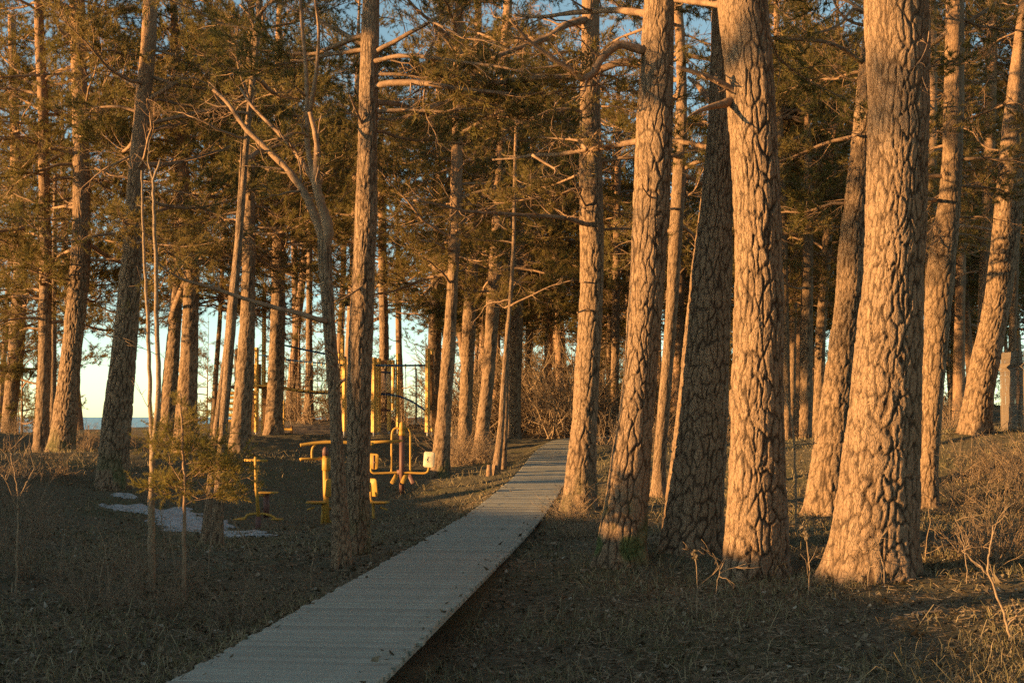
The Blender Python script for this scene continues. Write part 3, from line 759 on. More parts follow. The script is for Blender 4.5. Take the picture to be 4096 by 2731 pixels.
# ---- limbs that can be read off the photograph one by one
limb(tX, [(2600, 200), (2569, 203), (2476, 174), (2406, 232), (2371, 302), (2325, 319), (2290, 279), (2220, 238), (2162, 197), (2116, 162), (2075, 116), (2038, 72)], 20, 5, 1, -0.8, 14, 18)
limb(tX, [(2600, 262), (2563, 255), (2482, 250), (2406, 279), (2371, 313), (2295, 312), (2129, 319), (2002, 338), (1810, 332), (1746, 319), (1657, 300), (1606, 274)], 20, 5, 2, 1.0, 20, 25)
limb(tX, [(2590, 60), (2560, 50), (2480, 42), (2397, 45), (2300, 52), (2161, 70), (2060, 60)], 18, 7, 3, 2.2, 10, 25)
limb(tX, [(2575, 560), (2543, 568), (2435, 587), (2346, 599), (2225, 619), (2129, 619), (2065, 631), (1970, 638)], 15, 4, 4, 0.8, 14, 20)
limb(tX, [(2346, 599), (2330, 580), (2315, 560), (2250, 555), (2148, 548)], 9, 3, 5, 0.4, 8, 10)
limb(tX, [(2129, 620), (2193, 660), (2225, 678), (2215, 705), (2160, 710)], 6, 2, 6, -0.3, 6)
limb(tX, [(2660, 800), (2600, 790), (2575, 755), (2568, 735)], 5, 2, 7, -0.7, 0)
limb(tX, [(2590, 110), (2540, 130), (2480, 150), (2420, 190), (2380, 230)], 7, 3, 41, 0.6, 8, 10)
limb(tW, [(2360, 80), (2324, 83), (2257, 102), (2193, 153), (2116, 179), (2040, 205), (1970, 236)], 17, 8, 8, -1.0, 10, 20)
limb(tW, [(2200, 148), (2130, 155), (2084, 160), (2021, 179), (1960, 150), (1912, 134)], 12, 5, 9, 0.6, 10, 20)
limb(tW, [(2365, 905), (2345, 896), (2269, 870), (2129, 861), (1989, 851), (1874, 842), (1772, 816), (1657, 797)], 11, 4, 10, -1.6, 16)
limb(tW, [(2380, 1235), (2340, 1240), (2310, 1250)], 5, 3, 11, -0.5, 2)
limb(tW, [(2380, 1130), (2350, 1130), (2335, 1128)], 4, 2, 12, -0.5, 1)
limb(tM, [(1480, 250), (1514, 242), (1587, 223), (1715, 230), (1842, 249), (2001, 268), (2129, 300)], 11, 4, 13, -0.8, 12, 30)
limb(tM, [(1480, 180), (1437, 172), (1364, 128), (1300, 96), (1220, 40)], 12, 6, 14, 0.6, 8, 20)
limb(tM, [(1465, 520), (1440, 480), (1415, 420), (1400, 380)], 7, 4, 15, -0.4, 4)
limb(tM, [(1440, 1130), (1459, 1136), (1400, 1180), (1333, 1212)], 6, 3, 16, -0.3, 6, 4)
limb(tM, [(1785, 64), (1740, 147), (1708, 242), (1699, 357), (1692, 408), (1708, 472), (1740, 529), (1750, 560)], 4, 2, 17, -0.2, 10, 4)
for px, a, b, s, dd in (
        ([(1300, 975), (1282, 930), (1252, 850), (1212, 765), (1150, 680), (1084, 612), (982, 517), (912, 408), (855, 357)], 21, 7, 18, 0.4),
        ([(1300, 985), (1315, 930), (1300, 861), (1275, 790), (1262, 721), (1266, 660), (1270, 600), (1262, 530), (1240, 446)], 24, 9, 19, -0.3),
        ([(1262, 721), (1240, 640), (1228, 574), (1231, 446), (1228, 300), (1212, 128), (1205, 0)], 13, 6, 20, 0.3),
        ([(1290, 800), (1230, 680), (1167, 587), (1090, 510), (1001, 421), (960, 350)], 12, 5, 21, 0.9),
        ([(1240, 446), (1265, 300), (1278, 130), (1260, 0)], 9, 5, 22, -0.3),
        ([(1310, 1285), (1295, 1283), (1212, 1257), (1084, 1225), (957, 1187), (829, 1142), (733, 1117), (670, 1079), (619, 1034)], 12, 3, 23, -0.8),
        ([(1345, 1440), (1330, 1410), (1300, 1395)], 7, 4, 24, -0.3),
        ([(1340, 1465), (1310, 1462)], 5, 3, 25, -0.2),
        ([(1340, 1560), (1360, 1530), (1380, 1515)], 8, 5, 26, -0.3)):
    limb(tL, px, a, b, s, dd, 8 if len(px) > 4 else 1, 10 if len(px) > 4 else 0)
limb(tAA, [(2930, 400), (2900, 415), (2842, 427), (2791, 446), (2753, 466)], 22, 2, 27, -0.5, 1)
limb(tAA, [(2990, 420), (2957, 383), (2906, 344), (2855, 319), (2791, 293), (2708, 268)], 17, 8, 28, -0.35, 6)
limb(tAA, [(2900, 25), (2856, 16), (2772, 8), (2700, 0)], 16, 9, 29, 0.5, 4)
limb(tZ, [(2850, 592), (2817, 587), (2740, 570), (2689, 561)], 12, 8, 30, 0.5, 4)
limb(tZ, [(2870, 420), (2840, 400), (2790, 340), (2755, 310)], 22, 6, 31, 1.0, 3)
limb(tAF, [(3450, 250), (3435, 242), (3378, 198), (3301, 166), (3212, 159), (3065, 153)], 11, 6, 32, -0.6, 12, 14)
limb(tAF, [(3470, 60), (3410, 32), (3365, 96), (3290, 130), (3193, 134)], 7, 3, 33, -0.9, 8, 10)
limb(tAH, [(3800, 150), (3824, 134), (3875, 89), (3971, 26), (4030, -20)], 12, 6, 34, 0.5, 8, 12)
limb(tAH, [(3740, 800), (3715, 797), (3690, 790)], 9, 6, 35, -0.4, 0)
limb(tAG, [(3700, 20), (3720, 90), (3712, 180), (3680, 250), (3640, 280)], 3, 1.5, 36, -0.7, 4)
limb(tAG, [(3640, 210), (3680, 280), (3695, 330), (3710, 365)], 3, 1.5, 37, -0.5, 3)
limb(tAK, [(3980, 720), (3965, 690), (3945, 670)], 6, 3, 38, -0.4, 3)
limb(tR, [(2040, 1225), (2060, 1212), (2129, 1181), (2206, 1142), (2295, 1120)], 5, 2, 39, -0.6, 8)
limb(tR, [(2046, 1160), (2065, 1130), (2110, 1090)], 4, 2, 40, 0.4, 3)
limb(tF, [(685, 1290), (700, 1230), (720, 1180), (740, 1123), (791, 1053), (835, 1002), (918, 938)], 19, 5, 42, -1.5, 12, 12)
limb(tG, [(770, 1060), (797, 1053), (893, 1040), (1020, 1021), (1116, 1034)], 8, 3, 43, -0.8, 12, 12)
limb(tA, [(300, 160), (281, 153), (242, 128), (233, 102)], 12, 5, 44, -0.4, 3)
limb(tA, [(320, 105), (344, 96), (446, 38), (542, 26)], 8, 5, 45, -0.5, 8, 10)
limb(tA, [(330, 245), (348, 236), (408, 185), (478, 153)], 7, 3, 46, -0.5, 8, 10)
limb(tA, [(310, 612), (281, 619), (240, 602), (198, 593)], 11, 5, 47, -0.5, 5, 6)
limb(tA, [(330, 298), (200, 297), (60, 305), (-40, 315)], 6, 3, 48, -1.2, 12, 15)
limb(tH, [(985, 500), (1000, 400), (960, 300), (940, 200), (960, 60)], 7, 3, 49, -0.3, 10, 12)
limb(tH, [(1010, 180), (1020, 120), (1000, 60), (960, 20)], 8, 4, 50, 0.4, 8, 12)

# ---- boughs
for T, zlo, zhi, n, sd, sc, dead, half in (
        (tA, 4.2, 10, 16, 1, 1.0, .25, .3), (tB, 3.4, 10, 18, 2, 1.0, .2, .3), (tC, 2.2, 12, 30, 3, 1.1, .15, .25), (tD, 3.5, 9, 10, 4, .8, .3, .3),
        (tE, 4.8, 9, 16, 5, 1.0, .2, .3), (tF, 4.8, 11, 24, 6, 1.0, .2, .3), (tG, 5.2, 11, 24, 7, 1.0, .25, .3), (tH, 5.5, 9, 9, 8, .7, .3, .4), (tI, 5.0, 11, 24, 9, 1.0, .2, .3),
        (tJ, 5.6, 13, 28, 10, 1.1, .2, .3), (tK, 6, 15, 26, 11, 1.2, .2, .3), (tM, 5.0, 7.5, 9, 12, .8, .3, .4), (tN, 5.0, 11, 22, 13, 1.0, .3, .3), (tO, 5.5, 14, 24, 14, 1.1, .2, .3),
        (tP, 5.2, 13, 24, 15, 1.0, .25, .3), (tQ, 5.2, 12.5, 24, 16, 1.0, .25, .3), (tR, 4.0, 7.5, 8, 17, .5, .5, .3), (tS, 5.5, 14, 28, 18, 1.1, .2, .3), (tW, 4.6, 8.5, 12, 19, .8, .45, .35),
        (tY, 5.0, 9.5, 14, 20, .9, .3, .3), (tAF, 4.8, 8.5, 9, 21, .8, .5, .3), (tAH, 4.5, 9, 10, 22, .8, .5, .3), (tAK, 4.5, 11, 16, 23, .9, .4, .3), (tX, 6.4, 8, 5, 24, .8, .3, .4), (tZ, 6.4, 8, 5, 25, .8, .3, .4)):
    dress(T, zlo, zhi, n, sd, sc, dead, half)
for i, T in enumerate(BACK):
    dress(T, 4.6, T.H - 3.0, 20, 60 + i, 1.0, .25, .3)
for i, T in enumerate((tA, tB, tC, tE, tF, tG, tI, tJ, tK, tM, tN, tO, tP, tQ, tS, tW, tX, tY, tZ, tAA, tAG, tAF, tAH, tAK) + tuple(BACK)):
    top(T, T.H * (0.74 if T.d < 31 else 0.62), 0.6 if T.d < 31 else 1.0, i)

# ---- the wood behind: pines standing farther back
FAR_TRUNKS = []
for i in range(4):
    rr = random.Random(900 + i)
    ph, a = rr.uniform(0, 6), rr.uniform(0.02, 0.2)
    ctr = lambda q, ph=ph, a=a: (a * np.sin(np.asarray(q) * 0.35 + ph) - a * math.sin(ph), a * np.cos(np.asarray(q) * 0.3 + ph) - a * math.cos(ph))
    rad = lambda q: np.interp(q, [-1, 1.3, 10, 15.5], [0.22, 0.19, 0.12, 0.02])
    FAR_TRUNKS.append(trunk_mesh(ctr, rad, 900 + i, 16, 0.35, 9, (0.11, 0.3), 0.015, BARKF, 0, 0.2, z0=15.5))
def wood_pine(x, y, i, label, group, crown, s, zc, sub='crown'):
    t = link('pine_tree', None, None, (x, y, gz(x, y)), (random.gauss(0, .03), random.gauss(0.04, .04), i * 2.3), s)
    tag(t, label, 'tree', group)
    link('trunk', FAR_TRUNKS[i % 4], t)
    link('crown', crown, t, (0, 0, zc), (0, 0, i * 1.1))
    for k in range(3):
        wm = random.choice(DEAD)[0]
        link('branch', wm, t, (0, 0, random.uniform(1.8, zc + 1)), (0, random.gauss(0, .2), random.uniform(0, 6.28)), 0.9)
    return t
placed = []
def far_spot(ulo, uhi, dlo, dhi, gap):
    for _ in range(200):
        d = random.uniform(dlo, dhi); u = random.uniform(ulo, uhi); x = (u - 2048) / FPX * d
        if all(math.hypot(x - a, d - b) > gap for a, b in placed):
            placed.append((x, d)); return x, d
    return None
n = 0
for ulo, uhi, dlo, dhi, cnt, label, group in (
        (1850, 2500, 66, 120, 24, 'distant pine in the hazy brown wood behind the end of the boardwalk', 'distant pines behind the boardwalk'),
        (2500, 4250, 52, 130, 90, 'distant pine in the dark wood behind the big trunks', 'distant pines behind the big trunks'),
        (-150, 1700, 62, 100, 15, 'distant pine near the shore behind the play tower', 'distant pines near the shore')):
    for _ in range(cnt):
        s = far_spot(ulo, uhi, dlo, dhi, 2.2)
        if s:
            wood_pine(s[0], s[1], n, label, group, CROWN_FAR[n % 2], random.uniform(0.85, 1.2) * (1.2 if ulo < 0 else 1), random.uniform(5.0, 8.0) if ulo < 0 else random.uniform(4.0, 6.5)); n += 1
# low young pines of the understorey
def young_far(x, y, i, label, group, s):
    t = link('young_pine', None, None, (x, y, gz(x, y)), (0, 0, i * 1.9), s)
    tag(t, label, 'young tree', group)
    link('trunk', YTR, t); link('crown', CROWN_YOUNG[i % 2], t)
w = MB(); w.tube([(0, 0, -.3), (0.02, 0, 2), (0, 0.03, 5.3)], (0.05, 0.008), 7); YTR = w.mesh('trunk', TWIG)
placed = []
for ulo, uhi, dlo, dhi, cnt, label, group in (
        (1850, 2420, 64, 95, 13, 'low bushy young pine under the distant wood behind the boardwalk', 'young pines behind the boardwalk'),
        (2450, 4200, 60, 115, 36, 'low young pine in the dark understorey behind the big trunks', 'young pines behind the big trunks'),
        (1050, 1850, 64, 85, 6, 'low young pine behind the playground', 'young pines behind the playground'),
        (-50, 180, 46, 62, 4, 'low young pine with green boughs at the left edge', 'young pines at the left edge'),
        (700, 960, 58, 70, 2, 'small pine against the sky beyond the play tower ladder', 'small pines beyond the ladder')):
    for i in range(cnt):
        s = far_spot(ulo, uhi, dlo, dhi, 1.0)
        if s: young_far(s[0], s[1], n, label, group, random.uniform(0.6, 1.15)); n += 1

# unseen trees added on the shore side to cast shade on trunks in view
for i, (x, y, s) in enumerate(((-13.2, 13.3, 1.35), (-13.3, 12.1, 1.3), (-17.6, 25.9, 1.6), (-22, 4, 1.05), (-27, 11, 0.9))):
    wood_pine(x, y, 200 + i, 'unseen pine added on the shore side bank to shade trunks in view', 'pines outside the picture', CROWN_FAR[i % 2], s, 4.0)
for i in range(15):
    rr = random.Random(5000 + i); x, y = rr.uniform(5.5, 24), rr.uniform(-9, 22)
    if x < 0.40 * y + 3.2: x = 0.40 * y + 3.2 + rr.uniform(0, 8)
    wood_pine(x, y, 220 + i, 'pine in the wood to the right, outside the picture', 'pines outside the picture', CROWN_FAR[i % 2], rr.uniform(.9, 1.2), rr.uniform(2.5, 5))
for i, (x, y, s) in enumerate(((-11.6, 14.6, 0.5), (-12.6, 14.2, .6), (-16.7, 26.6, 1.0), (-18, 26.0, 1.0))):
    young_far(x, y, 300 + i, 'unseen young pine added on the bank to shade trunks in view', 'unseen young pines added for shade', s)  # added out of view so their low crowns shade the lower trunks

# ------------------------------------------------------------------ boardwalk
def boardwalk():
    root = link('boardwalk', None, None, (0, 0, 0)); tag(root, 'grey weathered plank boardwalk winding into the wood', None, None, 'structure')
    step, wd, th, ln = 0.124, 0.117, 0.036, 1.26
    variants = []
    for k in range(4):
        m = MB(); m.box((0, 0, -th / 2), (ln, wd, th), None, 0.005); variants.append(m.mesh('plank', PLANK, False))
    total = PS[-1]; s = np.interp(4.8, PC[:, 1], PS); i = 0; rest = MB()
    while s < total - 2:
        c = np.array([np.interp(s, PS, PC[:, k]) for k in range(3)]); c2 = np.array([np.interp(s + 0.2, PS, PC[:, k]) for k in range(3)])
        t = c2 - c; a = math.atan2(t[1], t[0]) - math.pi / 2; up = math.atan2(t[2], math.hypot(t[0], t[1]))
        j = random.gauss(0, 0.012); dz = random.gauss(0, 0.0022)
        if i < 300:
            o = link('plank', variants[i % 4], root, (c[0] + j, c[1], c[2] + dz), (up, random.gauss(0, 0.002), a + random.gauss(0, 0.003)))
        else:
            rest.box(c + np.array((j, 0, -th / 2 + dz)), (ln, wd, th), rotz(a) @ rotx(up))
        s += step; i += 1
    o = rest.build('far_planks', PLANK, root, False); o['kind'] = 'stuff'
    for side in (-0.52, 0.52):
        m = MB(); sel = np.arange(0, 2000, 12)
        pts = PC[sel] + np.array((side, 0, -0.105)); m.tube(pts, 0.062, 4); m.build('joist', PLANK, root, False)
boardwalk()

# ------------------------------------------------------------------ snow
def snow():
    m, nt, b = mat('old_snow'); oc = objco(nt)
    n1 = noise(nt, 6, 5, oc, 0.7)
    nt.links.new(ramp(nt, n1, [(0.3, (0.24, 0.24, 0.23)), (0.6, (0.5, 0.52, 0.53))]), b.inputs['Base Color']); b.inputs['Roughness'].default_value = 0.6
    bump(nt, b, n1, 0.6, 0.03)
    xs = np.arange(-9.5, -2.6, 0.05); ys = np.arange(21, 31, 0.05)
    gx, gy = np.meshgrid(xs, ys)
    f = np.zeros_like(gx)
    for (u, v, a, c, w_) in ((560, 2075, .9, 1.1, 1), (700, 2075, .8, 1.6, 1), (790, 2090, .8, 2.0, 1.1), (930, 2115, 1.0, 1.2, 1.0), (1010, 2140, 1.1, .6, .8), (1120, 2152, .9, .35, .7), (1000, 2015, .35, .9, .75), (480, 2060, .7, .6, .8)):
        d = FPX * 1.95 / (v - 1665.5); p = at(u, v, d)
        f = np.maximum(f, w_ - np.hypot((gx - p[0]) / a, (gy - d) / c))
    f = f - 0.9 * fbm(gx * 1.3, gy * 1.7, 77, 5) - 0.55 * fbm(gx * 5, gy * 4, 78, 4) + 0.3
    i = np.arange(len(ys) - 1)[:, None] * len(xs) + np.arange(len(xs) - 1)[None]
    fr = f.ravel(); q = np.stack([i, i + 1, i + len(xs) + 1, i + len(xs)], -1).reshape(-1, 4)
    q = q[(fr[q] > -0.05).all(1)]
    z = ground(gx.ravel(), gy.ravel(), True) + 0.045 * smooth(-0.05, 0.35, fr) - 0.02 * (fr < 0)
    used, inv = np.unique(q, return_inverse=True)
    V = np.stack([gx.ravel(), gy.ravel(), z], -1)[used]
    tag(link('snow_patch', mesh_np('snow_patch', V, inv.reshape(-1, 4), None, (m,))), 'melting snow patch in the hollow behind the young pine', None, None, 'stuff')
snow()

# ------------------------------------------------------------------ saplings and young pine
def px_tree(name, label, cat, d, stems, twigs, seed, matw=TWIGD, base_uv=None, group=None):
    """stems: list of ([(u, v)...] from the foot up, r0, r1) in photograph pixels."""
    rn = np.random.default_rng(seed); rr = random.Random(seed)
    u0, v0 = stems[0][0][0]; b = at(u0, v0, d); b[2] = gz(b[0], d)
    root = link(name, None, None, tuple(b)); tag(root, label, cat, group)
    k = d / FPX; allp = []
    for j, (px, r0, r1) in enumerate(stems):
        dd = 0 if j == 0 else rr.uniform(-0.25, 0.25)
        P = np.array([at(u, v, d + dd * (i / max(1, len(px) - 1))) for i, (u, v) in enumerate(px)]) - b
        if j == 0: P[0, 2] = -0.1
        n = len(P); t = np.linspace(0, n - 1, (n - 1) * 5 + 1)
        P = np.stack([np.interp(t, np.arange(n), P[:, c]) for c in range(3)], -1)
        P[1:-1] = .25 * P[:-2] + .5 * P[1:-1] + .25 * P[2:]
        P[1:] += rn.normal(0, 0.004, P[1:].shape)
        m = MB(); m.tube(P, np.linspace(r0, r1, len(P)) * k, 8)
        m.build('stem', matw, root); allp.append(P)
    for _ in range(twigs):
        P = rr.choice(allp); a = rr.randint(int(len(P) * .2), len(P) - 1)
        dv = rn.normal(0, 1, 3); dv[2] = abs(dv[2]) * .8 + .3; dv /= np.linalg.norm(dv); l = rr.uniform(.12, .38)
        pts = [P[a]]
        for _ in range(4):
            dv = dv + rn.normal(0, .2, 3); dv /= np.linalg.norm(dv); pts.append(pts[-1] + dv * l / 4)
        m = MB(); m.tube(np.array(pts), (0.0036, 0.0014), 4)
        for _ in range(2):
            e = dv + rn.normal(0, .5, 3); m.tube(np.array([pts[2], pts[2] + e * l * .25, pts[2] + e * l * .4 + rn.normal(0, .02, 3)]), (0.003, 0.0015), 3)
        m.build('twig', matw, root)
    return root, allp
px_tree('sapling', 'tall bare twin stemmed sapling left of the young pine', 'sapling', 14.6,
        [([(607, 2368), (606, 2200), (606, 2000), (610, 1850), (618, 1760), (628, 1665), (636, 1500), (626, 1300), (622, 1050), (618, 860), (612, 720), (640, 640)], 16, 5), ([(608, 1870), (602, 1680), (597, 1474), (588, 1200), (575, 1000), (570, 830), (566, 680)], 10, 4),
         ([(612, 720), (590, 650), (600, 560)], 4, 2)], 14, 501)
yp, ypP = px_tree('young_pine', 'young pine with thin stem and sunlit yellow green needles, in front of the snow', 'young tree', 14.2,
        [([(739, 2400), (736, 2250), (735, 2130), (739, 2000), (738, 1900), (731, 1800), (728, 1700), (722, 1570)], 9, 3.5)], 0, 502, TWIG)
def young_boughs():
    rr = random.Random(5); P = ypP[0]
    protos = []
    for i in range(5):
        w, nv = grow_branch(0.85, 600 + i, live=0.95, nsec=9, crooked=0.12, needle=0.055, per_tuft=26, r0=0.008)
        nm = mesh_np('needles', nv, None, np.arange(len(nv)).reshape(-1, 3), (NEEDY,), shade=False)
        protos.append((w.mesh('branch', TWIG), nm))
    for i in range(24):
        f = rr.random() ** 0.85
        a = int((0.42 + 0.58 * f) * (len(P) - 1)); c = P[a]
        s = (1.12 - 0.75 * f) * rr.uniform(0.65, 1.1) * 0.8
        wm, nm = rr.choice(protos)
        b = link('branch', wm, yp, tuple(c), (rr.uniform(-.5, .5), -rr.gauss(0.05 + 0.35 * f, .22), rr.uniform(0, 6.28)), s)
        link('needles', nm, b)
young_boughs()
px_tree('sapling', 'thin bare sapling at the left edge in the lower corner', 'sapling', 14.2,
        [([(62, 2395), (66, 2250), (70, 2130), (74, 1980), (60, 1905), (46, 1830), (38, 1790)], 5, 2), ([(72, 2040), (40, 1960), (10, 1900)], 3, 1.5), ([(72, 2010), (105, 1930), (140, 1870)], 3, 1.5)], 12, 503)
px_tree('sapling', 'slender bare switch rising at the lower right corner', 'sapling', 10.5,
        [([(4062, 2740), (4050, 2600), (4030, 2500), (3990, 2380), (3950, 2290), (3960, 2190), (3975, 2100)], 7, 3), ([(4030, 2500), (4096, 2430), (4150, 2380)], 4, 2), ([(3950, 2290), (3890, 2240), (3850, 2200)], 4, 2)], 10, 504)
px_tree('sapling', 'thin upright stem between the pointed stub pine and the thickest pine', 'sapling', 19.0,
        [([(3185, 2060), (3182, 1900), (3172, 1700), (3155, 1620), (3142, 1570)], 5, 2.5), ([(3180, 1780), (3240, 1775), (3270, 1772)], 2.5, 1.5)], 6, 505)
px_tree('sapling', 'leaning dead stick on the slope right of the snow', 'sapling', 17.0,
        [([(1060, 2370), (1030, 2290), (990, 2180), (950, 2110), (920, 2070)], 4, 1.5), ([(985, 2170), (1005, 2130), (1015, 2110)], 2, 1)], 3, 506)
for i, (u, v, d, h) in enumerate(((440, 2400, 13.5, 300), (395, 2390, 13.6, 210), (700, 2330, 15.5, 250), (665, 2300, 16, 330), (830, 2330, 15.2, 260), (240, 2290, 15.6, 230), (1240, 2360, 14.6, 240), (3540, 2320, 13.4, 150), (3870, 2330, 13.2, 260), (3700, 2250, 15, 220), (2860, 2420, 12.4, 190), (3470, 2330, 13.3, 130))):
    rr = random.Random(700 + i); s = rr.choice((-1, 1))
    px_tree('weed_stalk', ('dry weed stalk standing in the dark hollow at lower left' if u < 1300 else 'dry weed stalk near the feet of the big lit trunks'), 'weed', d,
            [([(u, v), (u + s * 6, v - h * .4), (u + s * 22, v - h * .75), (u + s * rr.uniform(10, 60), v - h)], 2.6, 1)], 4, 700 + i, group='dry stalks in the lower left hollow' if u < 1300 else 'dry stalks by the big trunks')
# reddish seed heads
def dock(u, v, d, h, label, seed):
    root, allp = px_tree('dock_plant', label, 'weed', d, [([(u, v), (u + 4, v - h * .5), (u - 8, v - h)], 2.8, 1.5)], 2, seed)
    m = MB(); rn = np.random.default_rng(seed); P = allp[0]; n_ = len(P)
    for _ in range(60):
        c = P[n_ - 1 - int(rn.integers(0, max(2, n_ // 4)))] + rn.normal(0, 0.011, 3); m.box(c, (.012, .012, .016))
    m.build('seed_head', LITTER, root, False)
dock(3232, 2340, 13.2, 210, 'dry dock with russet seed head between the two brightest trunks', 801)
dock(2785, 2400, 12.6, 190, 'dry dock with russet seed head left of the pointed stub pine', 802)

# ------------------------------------------------------------------ bare shrubs
def shrub_mesh(seed, h, n, spread):
    rr = random.Random(seed); rn = np.random.default_rng(seed); m = MB()
    for _ in range(n):
        b = np.array((rr.gauss(0, .12 * spread), rr.gauss(0, .12 * spread), -.05)); dv = np.array((rr.gauss(0, .4), rr.gauss(0, .4), 1.0)) * (1, 1, 1); dv[:2] *= spread; dv /= np.linalg.norm(dv)
        l = h * rr.uniform(.5, 1.15); pts = [b]
        for _ in range(6):
            dv = dv + rn.normal(0, .14, 3); dv[2] -= 0.03; dv /= np.linalg.norm(dv); pts.append(pts[-1] + dv * l / 6)
        m.tube(np.array(pts), np.linspace(.009, .002, 7), 4, False)
        for _ in range(rr.randint(4, 8)):
            k = rr.randint(1, 5); e = dv + rn.normal(0, .7, 3); e /= np.linalg.norm(e); l2 = l * rr.uniform(.15, .4)
            mid = pts[k] + e * l2 * .5; end = mid + (e + rn.normal(0, .35, 3)) * l2 * .5
            m.tube(np.array([pts[k], mid, end]), (.0045, .0015), 3, False)
            for _ in range(2):
                g = e + rn.normal(0, .7, 3); m.tube(np.array([mid, mid + g * l2 * .3]), (.003, .0012), 3, False)
    return m.mesh('bare_shrub', TWIGD)
SHR = [shrub_mesh(31, 1.2, 16, 1.0), shrub_mesh(32, 0.9, 14, 1.3), shrub_mesh(33, 1.5, 20, 0.9), shrub_mesh(34, 1.1, 26, 1.6)]
def shrubs(cnt, ulo, uhi, dlo, dhi, smin, smax, label, group, seed):
    rr = random.Random(seed)
    for i in range(cnt):
        d = rr.uniform(dlo, dhi); u = rr.uniform(ulo, uhi); x = (u - 2048) / FPX * d
        o = link('bare_shrub', SHR[rr.randint(0, 3)], None, (x, d, gz(x, d)), (rr.gauss(0, .12), rr.gauss(0, .12), rr.uniform(0, 6.28)), rr.uniform(smin, smax))
        tag(o, label, 'shrub', group)
shrubs(20, -60, 700, 37, 50, .4, .85, 'leafless brown shrub along the crest of the left bank', 'shrubs on the left bank crest', 1)
shrubs(9, -40, 260, 15, 30, .5, .9, 'leafless shrub low in the left corner near the thin sapling', 'shrubs in the left corner', 2)
shrubs(10, 3820, 4150, 20, 27, .7, 1.15, 'tangled brown brushwood in front of the broad leaner at far right', 'brushwood at far right', 3)
shrubs(6, 3850, 4150, 14, 19, .4, .65, 'low leafless shrub on the slope at the right edge', 'low shrubs at the right edge', 4)
shrubs(10, 1810, 1960, 41, 48, .9, 1.3, 'pale brushwood round the foot of the trunks left of the far boardwalk', 'brushwood left of the far boardwalk', 5)
shrubs(110, 1850, 2450, 57, 95, 1.5, 4.0, 'leafless shrub at the edge of the wood behind the boardwalk', 'shrubs behind the boardwalk', 6)
shrubs(44, 1000, 1850, 58, 85, 0.9, 2.6, 'leafless shrub on the sandy ground behind the playground', 'shrubs behind the playground', 7)
shrubs(70, 2400, 3850, 36, 85, .8, 1.4, 'leafless shrub in the shade behind the big trunks', 'shrubs behind the big trunks', 8)
shrubs(6, 2200, 2480, 20, 25, .35, .6, 'small leafless shrub near the foot of the boardwalk pines', 'small shrubs by the boardwalk pines', 9)
shrubs(10, 200, 1100, 12.5, 16, .35, .6, 'thin leafless shrub in the dark hollow around the young pine', 'thin shrubs round the young pine', 10)
x, d = (1975 - 2048) / FPX * 35, 35.0

# stump beside the leaning pole pine
def stump():
    p = at(1966, 1893, 34.8); z = gz(p[0], p[1])
    root = link('tree_stump', None, None, (p[0] - .06, p[1], z)); tag(root, 'short pale stump beside the slim leaning pole pine', 'stump')
    m = MB(); m.tube([(0, 0, -.1), (0, 0, .05), (.01, 0, .2), (.01, 0, .27)], np.array((.1, .075, .062, .06)), 12); m.build('trunk', TWIG, root)
stump()

# ------------------------------------------------------------------ exercise machines
def arc(c, r, a0, a1, n, ax='xz'):
    t = np.linspace(a0, a1, n); z = np.zeros(n)
    return np.stack([c[0] + r * np.cos(t), c[1] + z, c[2] + r * np.sin(t)], -1)
def smoothline(P, it=3):
    P = np.asarray(P, float)
    for _ in range(it):
        Q = [P[0]]
        for a, b in zip(P[:-1], P[1:]): Q += [0.75 * a + 0.25 * b, 0.25 * a + 0.75 * b]
        P = np.array(Q + [P[-1]])
    return P
def part(root, name, matx, f, shade=True, parent=None):
    m = MB(); f(m); return m.build(name, matx, parent or root, shade)
def slab(m, c, s, rot=None, b=0.012): m.box(c, s, rot, b)
def pad(m, c, w, h, t, rot, rc=0.25):
    """Rounded plate: w x h in its own x-z plane, thickness t."""
    n = 5; out = []
    for sx, sz, a0 in ((1, 1, 0), (-1, 1, 90), (-1, -1, 180), (1, -1, 270)):
        r = rc * min(w, h)
        for k in range(n):
            a = R(a0 + 90 * k / (n - 1)); out.append((sx * (w / 2 - r) + r * math.cos(a), sz * (h / 2 - r) + r * math.sin(a)))
    out = np.array(out); n = len(out)
    ring = lambda y, k: np.stack([out[:, 0] * k, np.full(n, y), out[:, 1] * k], -1)
    V = np.vstack([ring(-t / 2, .94), ring(-t / 4, 1), ring(t / 4, 1), ring(t / 2, .94), [(0, -t / 2, 0), (0, t / 2, 0)]])
    j = np.arange(n); j2 = (j + 1) % n
    q = np.vstack([np.stack([l * n + j, l * n + j2, (l + 1) * n + j2, (l + 1) * n + j], -1) for l in range(3)])
    t_ = np.vstack([np.stack([np.full(n, 4 * n), j2, j], -1), np.stack([np.full(n, 4 * n + 1), 3 * n + j, 3 * n + j2], -1)])
    m.add(V @ np.asarray(rot).T + np.asarray(c), q, t_)

